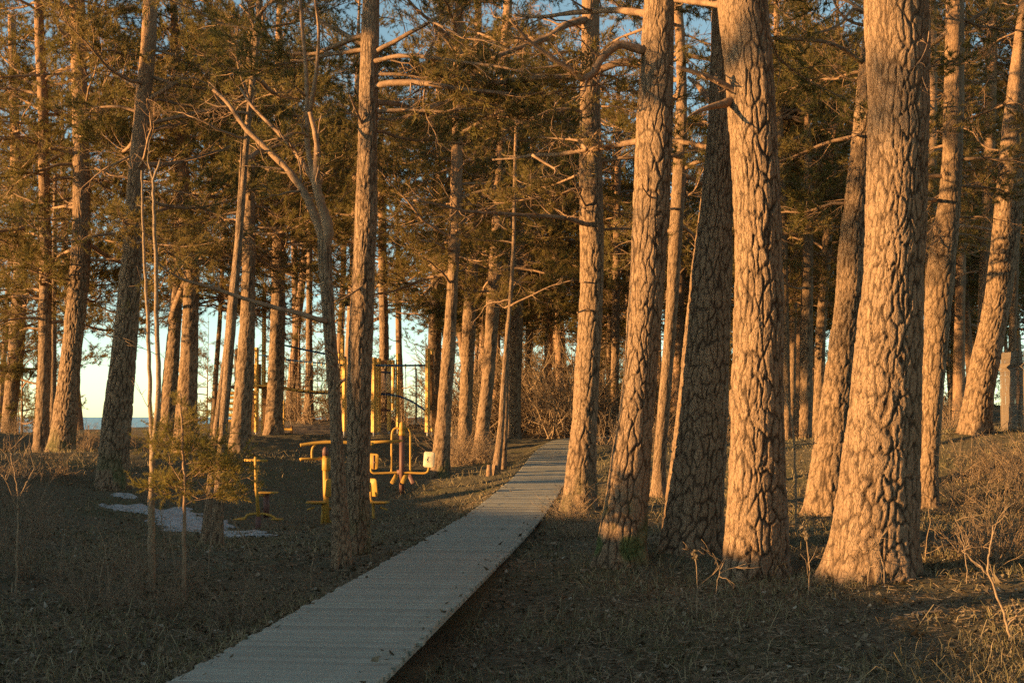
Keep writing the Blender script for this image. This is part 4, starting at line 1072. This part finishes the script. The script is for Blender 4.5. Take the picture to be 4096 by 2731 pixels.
def machine_twister():
    p = at(1033, 2123, 26.0); z = gz(p[0], 26.0); k = 26.0 / FPX
    root = link('exercise_machine', None, None, (p[0], 26.0, z)); tag(root, 'yellow twister exercise machine with a T handle behind the snow', 'exercise machine')
    H = 290 * k
    part(root, 'base_post', RUST, lambda m: m.tube([(0, 0, -.1), (0, 0, .24)], .052, 14))
    part(root, 'post', YELLOW, lambda m: m.tube([(0, 0, .24), (-.045, 0, H * .6), (-.062, 0, H - .03), (-.062, 0, H)], np.array((.035, .032, .03, .02)), 12))
    part(root, 'handle', YELLOW, lambda m: m.tube([(-.27, .02, H - .065), (.16, -.02, H - .075)], .024, 10))
    part(root, 'foot_bar', YELLOW, lambda m: m.tube(smoothline([(-.36, 0, .20), (-.24, 0, .205), (-.2, 0, .28), (0, 0, .30), (.22, 0, .27), (.34, 0, .18), (.36, 0, .17)]), .022, 8))
    for s in (-1, 1):
        part(root, 'footrest', YELLOW, lambda m: slab(m, (s * .34, 0, .19), (.2, .2, .025)))
    part(root, 'seat_post', RUST, lambda m: m.tube([(.10, .25, .2), (.10, .25, .64)], .055, 12))
    part(root, 'seat', YELLOW, lambda m: pad(m, (.13, .25, .66), .36, .28, .03, rotx(R(90))))
    part(root, 'bracket', YELLOW, lambda m: m.tube([(-.03, 0, .62), (.02, .12, .62), (.1, .25, .6)], .02, 8))
machine_twister()

def machine_press():
    p = at(1308, 2092, 28.0); z = gz(p[0], 28.0); k = 28.0 / FPX
    root = link('exercise_machine', None, None, (p[0], 28.0, z)); tag(root, 'yellow two seat press machine with lever arms, half hidden by the dark forked pine', 'exercise machine')
    cx = .36
    part(root, 'post', YELLOW, lambda m: m.tube([(0, 0, -.1), (-.03, 0, .7), (-.04, 0, 1.32)], .055, 14))
    part(root, 'cap', RUST, lambda m: m.tube([(-.04, 0, 1.32), (-.04, 0, 1.42), (-.04, 0, 1.47), (-.04, 0, 1.5)], np.array((.062, .06, .045, .012)), 14))
    part(root, 'bracket', YELLOW, lambda m: slab(m, (-.02, 0, 1.16), (.15, .16, .25)))
    part(root, 'lever', YELLOW, lambda m: m.tube([(-.54, 0, 1.245), (-.5, 0, 1.26), (0, 0, 1.275)], np.array((.034, .026, .026)), 10))
    part(root, 'handlebar', YELLOW, lambda m: m.tube(smoothline([(-.53, -.05, 1.53), (-.2, 0, 1.58), (.16, 0, 1.60), (.9, .05, 1.55)], 2), .034, 10))
    part(root, 'link_rod', YELLOW, lambda m: m.tube(smoothline([(-.3, 0, 1.26), (-.31, 0, 1.42), (-.27, 0, 1.53), (-.2, 0, 1.57)], 2), .024, 8))
    for s, x0 in ((-1, .02), (1, .80)):
        part(root, 'backrest', YELLOW, lambda m: pad(m, (x0 + (.08 if s < 0 else .06), .1 * s, .70), .30, .36, .035, rotz(R(35 * -s)) @ rotx(R(8)), .18))
        part(root, 'seat', YELLOW, lambda m: pad(m, (x0 + s * .22, -.05, .42), .40, .34, .03, rotx(R(90)), .18))
        part(root, 'seat_frame', YELLOW, lambda m: (m.tube(smoothline([(x0 + s * .05, 0, .62), (x0 + s * .05, 0, .46), (x0 + s * .14, 0, .39), (x0 + s * .34, 0, .40)], 2), .022, 8), m.tube([(x0, .08, .28), (x0 - s * .6, .08, .28)], .028, 8), m.tube([(x0, 0, .04), (x0 - s * .6, 0, .04)], .028, 8)))
        part(root, 'leg', YELLOW, lambda m: m.tube([(x0 + s * .12, 0, -.15), (x0 + s * .10, 0, .40)], .032, 10))
        part(root, 'foot_pedal', YELLOW, lambda m: slab(m, (x0 + s * .32, -.1, .3), (.16, .1, .03), roty(R(20 * s))))
machine_press()

def machine_swing():
    p = at(1607, 1973, 33.0); z = gz(p[0], 33.0); k = 33.0 / FPX
    root = link('exercise_machine', None, None, (p[0], 33.0, z)); tag(root, 'yellow and brown exercise machine with domed post and a cream back pad', 'exercise machine')
    X = lambda u: (u - 1607) * k; Zv = lambda v: (1973 - v) * k
    part(root, 'post', RUST, lambda m: m.tube([(0, 0, -.1), (0, 0, Zv(1725))], .06, 16))
    part(root, 'cap', YELLOW, lambda m: m.tube([(0, 0, Zv(1725)), (0, 0, Zv(1700)), (0, 0, Zv(1690)), (0, 0, Zv(1684))], np.array((.066, .066, .05, .015)), 16))
    part(root, 'collar', YELLOW, lambda m: m.tube([(0, 0, Zv(1740)), (0, 0, Zv(1722))], .075, 16))
    for s, u in ((-1, 1566), (1, 1641)):
        part(root, 'frame_tube', YELLOW, lambda m: m.tube(smoothline([(0, 0, Zv(1716)), (X(u) * .6, 0, Zv(1708)), (X(u) * .95, 0, Zv(1722)), (X(u), 0, Zv(1750)), (X(u), 0, Zv(1885))], 3), .026, 10))
    part(root, 'handlebar', YELLOW, lambda m: m.tube([(X(1455), -.1, Zv(1768)), (X(1530), -.06, Zv(1764)), (X(1612), -.03, Zv(1760))], .034, 10))
    part(root, 'handlebar', YELLOW, lambda m: m.tube(smoothline([(X(1480), -.1, Zv(1765)), (X(1478), -.1, Zv(1785)), (X(1465), -.1, Zv(1800))], 2), .026, 8))
    part(root, 'hub', RUST, lambda m: m.tube([(-.11, 0, Zv(1886)), (.11, 0, Zv(1880))], .055, 12))
    for s, tip, pu, pv, pm, nm in ((-1, 1490, 1494, 1842, YELLOW, 'back_pad'), (1, 1708, 1716, 1835, CREAM, 'back_pad')):
        part(root, 'swing_arm', YELLOW, lambda m: m.tube(smoothline([(0, -.02, Zv(1885)), (X(tip) * .8, -.05, Zv(1890)), (X(tip), -.06, Zv(1888)), (X(tip) + s * .04, -.06, Zv(1875)), (X(pu), -.05, Zv(pv + 15))], 2), .026, 10))
        o = part(root, nm, pm, lambda m: pad(m, (X(pu), -.07, Zv(pv)), .26, .36, .03, roty(R(4)) @ rotz(R(-14)), .2))
        if s > 0:
            o['label'] = 'cream back pad with a raised ring'
            for ra in (.085, .055):
                part(root, 'ring', CREAM, lambda m: m.tube([(X(pu) + ra * math.cos(a), -.09, Zv(pv) + ra * .75 * math.sin(a)) for a in np.linspace(0, 2 * math.pi, 25)], .006, 5), parent=o)
        else:
            part(root, 'rib', RUST, lambda m: (slab(m, (X(1497), -.092, Zv(1845)), (.035, .02, .32)), slab(m, (X(1503), -.093, Zv(1846)), (.12, .02, .035))), parent=o)
    for u, v, a in ((1578, 1912, 28), (1618, 1910, 24), (1645, 1912, -28)):
        part(root, 'footplate', YELLOW if u < 1630 else RUST, lambda m: pad(m, (X(u), -.06, Zv(v)), .1, .26, .03, roty(R(a)) @ rotx(R(-25)), .3))
machine_swing()

# ------------------------------------------------------------------ playground
DP = 52.0; KP = DP / FPX
def pg(u, v, dy=0.0):
    p = at(u, v, DP + dy); return p
def timber_post(m, mfoot, u0, u1, vt, vb, dy=0.0, gap=True):
    w = (u1 - u0) * KP; c = pg((u0 + u1) / 2, vb, dy); h = (vb - vt) * KP * (1 + dy / DP)
    # two planed boards with a groove between, on a steel foot
    w *= .86; Rz = rotz(R(-38))
    for s in (-1, 1):
        m.box(c + Rz @ np.array((s * w * .26, 0, 0)) + np.array((0, 0, h / 2)), (w * .44, w * .95, h), Rz, .008)
    m.box(c + Rz @ np.array((0, .02, 0)) + np.array((0, 0, h / 2)), (w * .2, w * .7, h * .995), Rz)
    gzz = gz(c[0], c[1])
    mfoot.tube([(c[0], c[1], gzz - .1), (c[0], c[1], c[2] + .05)], .028, 8)
def bolts(m, u, v0, v1, n, dy=0.0):
    for v in np.linspace(v0, v1, n):
        c = pg(u, v, dy); m.tube([c + np.array((0, -.09, 0)), c + np.array((0, -.06, 0))], .018, 8)

def climbing_frame():
    o0 = np.array((pg(1600, 1740)[0], DP, 0)); o0[2] = gz(o0[0], DP)
    root = link('climbing_frame', None, None, tuple(o0)); tag(root, 'yellow timber climbing frame with blue top bar and hanging ropes', 'climbing frame')
    def P(name, matx, f, shade=True, parent=None):
        m = MB(); f(m); m.v = [v - o0 for v in m.v]; return m.build(name, matx, parent or root, shade)
    for u0, u1, vt, vb, dy in ((1485, 1504, 1430, 1728, 0), (1505, 1522, 1434, 1727, .9), (1549, 1563, 1440, 1723, 2.2), (1566, 1578, 1440, 1640, 2.6), (1583, 1597, 1413, 1708, 1.6), (1701, 1718, 1394, 1728, 0), (1720, 1733, 1396, 1460, .6), (1720, 1734, 1711, 1726, .6), (1799, 1813, 1709, 1727, .6)):
        mf = MB()
        o = P('post', YWOOD, lambda m: (timber_post(m, mf, u0, u1, vt, vb, dy)), False)
        if vb > 1660:
            mf.v = [v - o0 for v in mf.v]; mf.build('post_foot', STEEL, o)
        if vb - vt > 200:
            P('bolts', RUST, lambda m: bolts(m, (u0 + u1) / 2, vt + 30, vb - 25, 5, dy), parent=o)
    P('top_bar', BLUE, lambda m: m.tube([pg(1504, 1461), pg(1600, 1462), pg(1702, 1461)], .035, 10))
    for u, vb in ((1541, 1700), (1580, 1690), (1622, 1705), (1661, 1700)):
        r = P('hanging_rope', DARK, lambda m: m.tube([pg(u, 1462), pg(u + 2, 1580), pg(u + 1, vb)], .012, 6))
        P('clip', CREAM, lambda m: m.tube([pg(u, 1455), pg(u, 1462), pg(u, 1474)], np.array((.022, .032, .022)), 8), parent=r)
    P('hanging_rope', DARK, lambda m: m.tube([pg(1665, 1475), pg(1667, 1560), pg(1666, 1690)], .02, 6))
    P('arched_bar', BLUE, lambda m: m.tube(smoothline([pg(1524, 1577, 1), pg(1560, 1578, 1), pg(1600, 1585, 1), pg(1650, 1605, .6), pg(1698, 1640, 0)], 2), .035, 8))
    P('rail', BLUE, lambda m: m.tube([pg(1522, 1488, 1), pg(1561, 1490, 2)], .035, 8))
    for i in range(7):
        u = 1526 + i * 5
        P('bar', STEEL, lambda m: m.tube([pg(u, 1488, 1 + i * .14), pg(u + 1, 1578, 1 + i * .14)], .010, 6))
    for v in (1575, 1640):
        P('rail', RUST, lambda m: m.box(pg(1535, v, 1.2), (.5, .05, .1), None, .008), False)
    P('side_panel', BWOOD, lambda m: m.box(pg(1727, 1530, .65), (.14, .9, 2.05), None, .01), False)
    pnl = P('panel', BWOOD, lambda m: m.box(pg(1750, 1645, 1.2), (.42, .06, 1.3), None, .01), False)
    P('porthole', DARK, lambda m: m.tube([pg(1733, 1570, 1.1) , pg(1733, 1570, 1.16)], .075, 14), parent=pnl)
    P('roof_panel', BWOOD, lambda m: m.box(pg(1550, 1455, 4.0), (.5, .8, .25), None, .02), False)
climbing_frame()

def play_tower():
    o0 = np.array((pg(1010, 1740)[0], DP, 0)); o0[2] = gz(o0[0], DP)
    root = link('play_tower', None, None, tuple(o0)); tag(root, 'yellow and brown timber play tower with ladder and tall mast', 'play tower')
    def P(name, matx, f, shade=True, parent=None):
        m = MB(); f(m); m.v = [v - o0 for v in m.v]; return m.build(name, matx, parent or root, shade)
    for u0, u1, vt, vb, dy, mt in ((1045, 1060, 1133, 1730, 0.6, YWOOD), (1017, 1031, 1390, 1728, -0.3, YWOOD), (937, 948, 1395, 1728, 1.0, BWOOD), (998, 1008, 1590, 1725, -.3, YWOOD), (1130, 1137, 1600, 1732, -.2, YWOOD)):
        mf = MB()
        o = P('post', mt, lambda m: timber_post(m, mf, u0, u1, vt, vb, dy), False)
        mf.v = [v - o0 for v in mf.v]; mf.build('post_foot', STEEL, o)
    P('flagpole', BLUE, lambda m: m.tube([pg(1054, 1140, .6), pg(1056, 1040, .6)], .014, 8))
    P('flag', DARK, lambda m: m.box(pg(1063, 990, .6), (.2, .02, .55)), False)
    P('deck', BWOOD, lambda m: m.box(pg(992, 1548, .4), (1.3, 1.3, .1), None, .01), False)
    for u in (1010, 1024, 1038):
        P('wall_board', BWOOD, lambda m: m.box(pg(u, 1500, -.25), (.12, .05, .8), None, .006), False)
    for u, a, b in ((1012, 1560, 1720), (1060, 1545, 1725), (1026, 1555, 1722)):
        P('wall_board', BWOOD, lambda m: m.box(pg(u, (a + b) / 2, .1), (.15, .05, (b - a) * KP), None, .006), False)
    P('rail', YWOOD, lambda m: m.box(pg(1060, 1542, -.35), (.95, .07, .075), None, .01), False)
    P('rail', YWOOD, lambda m: m.box(pg(1018, 1568, -.35), (.28, .07, .06), None, .01), False)
    lad = link('ladder', None, root)
    for s in (908, 944):
        m = MB(); m.tube([pg(s - 6, 1730, -.9), pg(s + 8, 1560, -.3)], .03, 4); m.v = [v - o0 for v in m.v]; m.build('stile', BWOOD, lad)
    for i, v in enumerate((1572, 1590, 1613, 1636, 1660, 1684)):
        m = MB(); c = pg(928 - i * 1.6, v, -.45 - i * .07); m.box(c, (.30, .16, .085), rotx(R(-12)), .01); m.v = [q - o0 for q in m.v]; m.build('tread', YWOOD, lad, False)
    P('grab_rail', STEEL, lambda m: m.tube([pg(938, 1425, -.3), pg(940, 1520, -.3)], .022, 8))
    P('rope', BLUE, lambda m: m.tube([pg(1032, 1420, .2), pg(1082, 1424, .2)], .025, 8))
    P('bench_board', YWOOD, lambda m: m.box(pg(1154, 1717, -.2), (.28, .25, .09), None, .01), False)
    P('bench_post', BWOOD, lambda m: m.box(pg(1166, 1718, -.1), (.06, .3, .3), None, .01), False)
play_tower()

def rope_bridge():
    o0 = np.array((pg(1220, 1740)[0], DP, 0)); o0[2] = gz(o0[0], DP)
    root = link('rope_bridge', None, None, tuple(o0)); tag(root, 'hanging rope bridge with blue hand ropes between play tower and masts', 'rope bridge')
    def P(name, matx, f, shade=True, parent=None):
        m = MB(); f(m); m.v = [v - o0 for v in m.v]; return m.build(name, matx, parent or root, shade)
    line = lambda a, b, sag, n=12: [pg(a[0] + (b[0] - a[0]) * t, a[1] + (b[1] - a[1]) * t + sag * 4 * t * (1 - t), a[2] + (b[2] - a[2]) * t) for t in np.linspace(0, 1, n)]
    up = ((1062, 1362, 1.4), (1385, 1430, 1.0)); lo = ((1062, 1428, .2), (1385, 1460, -.1)); fl = ((1062, 1536, .2), (1385, 1570, -.1))
    P('hand_rope', BLUE, lambda m: m.tube(line(*up, 4), .035, 8))
    P('hand_rope', BLUE, lambda m: m.tube(line(*lo, 3), .028, 8))
    P('floor_cable', DARK, lambda m: m.tube(line(*fl, 16), .03, 8))
    P('floor_cable', DARK, lambda m: m.tube(line((1062, 1530, 1.3), (1385, 1562, 1.0), 16), .03, 8))
    for i in range(18):
        t = (i + .5) / 18
        u = 1062 + 323 * t; a = 1428 + 32 * t + 12 * t * (1 - t); b = 1536 + 34 * t + 64 * t * (1 - t)
        r = P('hanger_rope', DARK, lambda m: m.tube([pg(u, a, .2 - .3 * t), pg(u + 2, (a + b) / 2, .2 - .3 * t), pg(u - 1, b, .2 - .3 * t)], .011, 5))
        P('clip', CREAM, lambda m: m.tube([pg(u, a - 5, .2 - .3 * t), pg(u, a + 4, .2 - .3 * t), pg(u, a + 13, .2 - .3 * t)], np.array((.02, .03, .018)), 8), parent=r)
    for i in range(12):
        t = (i + .5) / 12; u = 1062 + 323 * t; b = 1536 + 34 * t + 64 * t * (1 - t)
        P('tread', YWOOD, lambda m: m.box(pg(u, b - 4, .55), (.2, 1.0, .09), None, .012), False)
    for k in range(4):
        f = (k + 1) / 5
        P('net_rope', DARK, lambda m: m.tube([pg(1062 + 323 * t, (1428 + 32 * t) * (1 - f) + (1536 + 34 * t + 64 * t * (1 - t)) * f, .2 - .3 * t) for t in np.linspace(0, 1, 12)], .009, 5))
    for u0, u1, vt, vb, dy in ((1362, 1376, 1340, 1600, .3), (1369, 1384, 1433, 1725, -.2), (1388, 1396, 1436, 1725, .5), (1351, 1358, 1413, 1640, .9)):
        mf = MB()
        o = P('post', YWOOD, lambda m: timber_post(m, mf, u0, u1, vt, vb, dy), False)
        if vb > 1660:
            mf.v = [v - o0 for v in mf.v]; mf.build('post_foot', STEEL, o)
    P('flagpole', BLUE, lambda m: m.tube([pg(1369, 1345, .3), pg(1372, 1180, .3)], .014, 8))
    P('flag', DARK, lambda m: m.box(pg(1386, 1205, .3), (.26, .02, .36)), False)
rope_bridge()

# ------------------------------------------------------------------ welded mesh fence at the right edge
def fence():
    d = 31.0
    a = at(4006, 1720, d); b = at(4330, 1716, 27.5); a[2] = gz(a[0], a[1]) - .1; b[2] = gz(b[0], b[1]) - .1
    root = link('mesh_fence', None, None, tuple(a)); tag(root, 'pale welded wire mesh fence with a folded top at the right edge', 'fence')
    H = at(4006, 1412, d)[2] - a[2]
    t = (b - a); L = np.hypot(t[0], t[1]); t = t / L; t[2] = 0; nrm = np.array((t[1], -t[0], 0))
    prof = [(0, 0), (0, H * .55), (0, H * .78), (.09, H * .82), (0, H * .86), (0, H)]
    m = MB()
    nw = int(L / .05)
    for i in range(nw + 1):
        o = t * (i * .05) + np.array((0, 0, 0)); m.tube([o + nrm * q + np.array((0, 0, z)) for q, z in prof], .010, 4, False)
    for z in np.arange(.1, H, .2):
        m.tube([np.array((0, 0, z)) + nrm * .012, t * L + np.array((0, 0, z)) + nrm * .012], .006, 4, False)
    for z, q in ((H * .82, .1), (H * .78, .01), (H * .86, .01)):
        m.tube([np.array((0, 0, z)) + nrm * q, t * L + np.array((0, 0, z)) + nrm * q], .007, 4, False)
    o = m.build('wire_mesh', FENCE, root); o['kind'] = 'stuff'
    for s in (0.02, 0.85, 1.7, 2.6):
        if s < L:
            pm = MB(); pm.box(t * s - nrm * .05 + np.array((0, 0, H / 2)), (.05, .05, H + .05), rotz(math.atan2(t[1], t[0])), .004); pm.build('post', FENCE, root, False)
fence()

# ------------------------------------------------------------------ ground cover
def scatter(n, dlo, dhi, seed, power=1.0):
    r = np.random.default_rng(seed)
    d = dlo * (dhi / dlo) ** (r.random(n) ** power); x = (r.random(n) * 2 - 1) * (0.40 * d + 1.5)
    px, _ = path_at(d); ok = np.abs(x - px) > 0.66
    return x[ok], d[ok], r
def leaf_litter():
    x, y, r = scatter(52000, 6.5, 34, 1, 0.8)
    yb = r.uniform(6, 30, 160); sb = np.sign(r.normal(0, 1, 160)) * (0.62 - np.abs(r.normal(0, .10, 160))); xb = path_at(yb)[0] + sb
    zb = path_at(yb)[1] + .002
    z = np.concatenate([ground(x, y), zb]); x, y = np.concatenate([x, xb]), np.concatenate([y, yb]); n = len(x)
    sz = r.uniform(.012, .034, n) * np.where(r.random(n) < .06, 1.7, 1.0); a = r.uniform(0, 6.283, n); asp = r.uniform(.35, .8, n)
    tl = r.normal(0, .4, (n, 2)); lift = r.uniform(0.0, .03, n)
    ca, sa = np.cos(a), np.sin(a); V = np.zeros((n, 5, 3))
    for k, (p, q, h) in enumerate(((-1, 0, 0.3), (0, -1, 0), (1, 0, .3), (0, 1, 0), (0.1, 0.05, -.15))):
        lx, ly = p * sz, q * sz * asp
        X, Y = lx * ca - ly * sa, lx * sa + ly * ca
        V[:, k] = np.stack([x + X, y + Y, z + lift + .004 + X * tl[:, 0] + Y * tl[:, 1] + h * sz * .8], -1)
    i = np.arange(n)[:, None] * 5
    T = np.concatenate([i + np.array(t) for t in ((0, 1, 4), (1, 2, 4), (2, 3, 4), (3, 0, 4))])
    tag(link('leaf_litter', mesh_np('leaf_litter', V.reshape(-1, 3), None, T, (LITTER,), shade=False)), 'dead leaves and bark flakes strewn over the forest floor', None, None, 'stuff')
def dry_grass():
    x, y, r = scatter(150000, 6.5, 45, 2, 0.8)
    dens = fbm(x * .8, y * .8, 61, 4); px, _ = path_at(y)
    keep = r.random(len(x)) < np.clip((dens - .38) * 5, 0.06, 1) * np.where(x > px, 1.0, .55)
    x, y = x[keep], y[keep]; n = len(x); z = ground(x, y)
    h = r.uniform(.04, .16, n) * np.where(r.random(n) < .03, 2.2, 1); a = r.uniform(0, 6.283, n); lean = r.normal(0, .9, (n, 2)); w_ = r.uniform(.0015, .003, n) * (1 + y / 22)
    base = np.stack([x, y, z - .01], -1); side = np.stack([np.cos(a) * w_, np.sin(a) * w_, 0 * a], -1)
    mid = base + np.stack([lean[:, 0] * h * .35, lean[:, 1] * h * .35, h * .6], -1); tip = base + np.stack([lean[:, 0] * h, lean[:, 1] * h, h * np.clip(1 - .3 * (lean ** 2).sum(1), .1, 1)], -1)
    V = np.stack([base - side, base + side, mid + side * .7, mid - side * .7, tip], 1).reshape(-1, 3)
    i = np.arange(n)[:, None] * 5
    T = np.concatenate([i + np.array(t) for t in ((0, 1, 2), (0, 2, 3), (3, 2, 4))])
    tag(link('dry_grass', mesh_np('dry_grass', V, None, T, (STRAW,), shade=False)), 'short dry grass and straw over the forest floor', None, None, 'stuff')
def fallen_twigs():
    x, y, r = scatter(16000, 6.5, 30, 3, 0.8); n = len(x); z = ground(x, y)
    l = r.uniform(.04, .16, n) * np.where(r.random(n) < .03, 3, 1); a = r.uniform(0, 6.283, n); w_ = r.uniform(.0015, .004, n)
    d = np.stack([np.cos(a), np.sin(a), 0 * a], -1); s = np.stack([-np.sin(a), np.cos(a), 0 * a], -1) * w_[:, None]; u = np.zeros((n, 3)); u[:, 2] = w_ * 1.4
    b = np.stack([x, y, z + .012], -1); e = b + d * l[:, None]; e[:, 2] = ground(e[:, 0], e[:, 1]) + .02
    V = np.stack([b - s, b + s, b + u, e - s * .6, e + s * .6, e + u * .6], 1).reshape(-1, 3)
    i = np.arange(n)[:, None] * 6
    T = np.concatenate([i + np.array(t) for t in ((0, 3, 2), (3, 5, 2), (1, 2, 4), (2, 5, 4), (0, 1, 3), (1, 4, 3))])
    tag(link('fallen_twigs', mesh_np('fallen_twigs', V, None, T, (TWIGD,), shade=False)), 'small fallen twigs on the forest floor', None, None, 'stuff')
leaf_litter(); dry_grass(); fallen_twigs()
# a few branches fallen on the slope
def fallen(u, v, d, L, ang, label, seed):
    p = at(u, v, d); rn = np.random.default_rng(seed); P = []
    dv = np.array((math.cos(ang), math.sin(ang), 0))
    for i in range(8):
        q = np.array((p[0], d, 0)) + dv * L * i / 7 + rn.normal(0, .012, 3); q[2] = gz(q[0], q[1]) + .025; P.append(q)
    m = MB(); m.tube(np.array(P), (.018, .008), 7)
    m.tube(np.array([P[4], P[4] + np.array((.1, .12, .05)), P[4] + np.array((.2, .2, .03))]), (.008, .004), 5)
    o = m.build('fallen_branch', TWIGD); tag(o, label, 'branch')
fallen(2850, 2683, 9.6, .3, .05, 'pale stick lying at the bottom edge of the slope', 1)
fallen(3650, 2440, 12.0, .32, .1, 'pale stick lying below the thickest pine', 2)
fallen(560, 2195, 20.0, .8, .3, 'fallen branch lying in the dark hollow left of the twin stemmed sapling', 3)

# ------------------------------------------------------------------ labels that single each repeat out
ORD = ('first second third fourth fifth sixth seventh eighth ninth tenth eleventh twelfth thirteenth fourteenth fifteenth sixteenth '
       'seventeenth eighteenth nineteenth twentieth').split() + ['twenty-first', 'twenty-second', 'twenty-third', 'twenty-fourth']
def number_off(group, text):
    it = [o for o in scene.objects if o.parent is None and o.get('group') == group]
    it.sort(key=lambda o: o.location.x / max(o.location.y, 1))
    for i, o in enumerate(it[:24]):
        o['label'] = text % ORD[i]
for g, t in (('thin shrubs round the young pine', '%s thin bare shrub from the left in the hollow round the young pine'),
             ('low shrubs at the right edge', '%s low bare shrub from the left on the slope at the right edge'),
             ('brushwood at far right', '%s brown brushwood clump from the left before the broad leaning far right pine'),
             ('brushwood left of the far boardwalk', '%s pale brushwood clump from the left beside the far boardwalk trunks'),
             ('small shrubs by the boardwalk pines', '%s small bare shrub from the left at the feet of the boardwalk pines'),
             ('shrubs in the left corner', '%s bare shrub from the left around the thin sapling in the left corner'),
             ('shrubs on the left bank crest', '%s leafless brown shrub from the left along the crest of the left bank'),
             ('dry stalks in the lower left hollow', '%s dry weed stalk from the left in the dark hollow at lower left'),
             ('dry stalks by the big trunks', '%s dry weed stalk from the left near the feet of the big trunks'),
             ('young pines at the left edge', '%s low green young pine from the left behind the left edge trunks'),
             ('small pines beyond the ladder', '%s small pine from the left against the sky beyond the tower ladder'),
             ('young pines behind the playground', '%s low young pine from the left behind the yellow playground'),
             ('young pines behind the boardwalk', '%s bushy young pine from the left behind the end of the boardwalk'),
             ('distant pines near the shore', '%s tall distant pine from the left near the shore behind the play tower'),
             ('distant pines behind the boardwalk', '%s distant pine from the left in the brown wood behind the boardwalk end')):
    number_off(g, t)
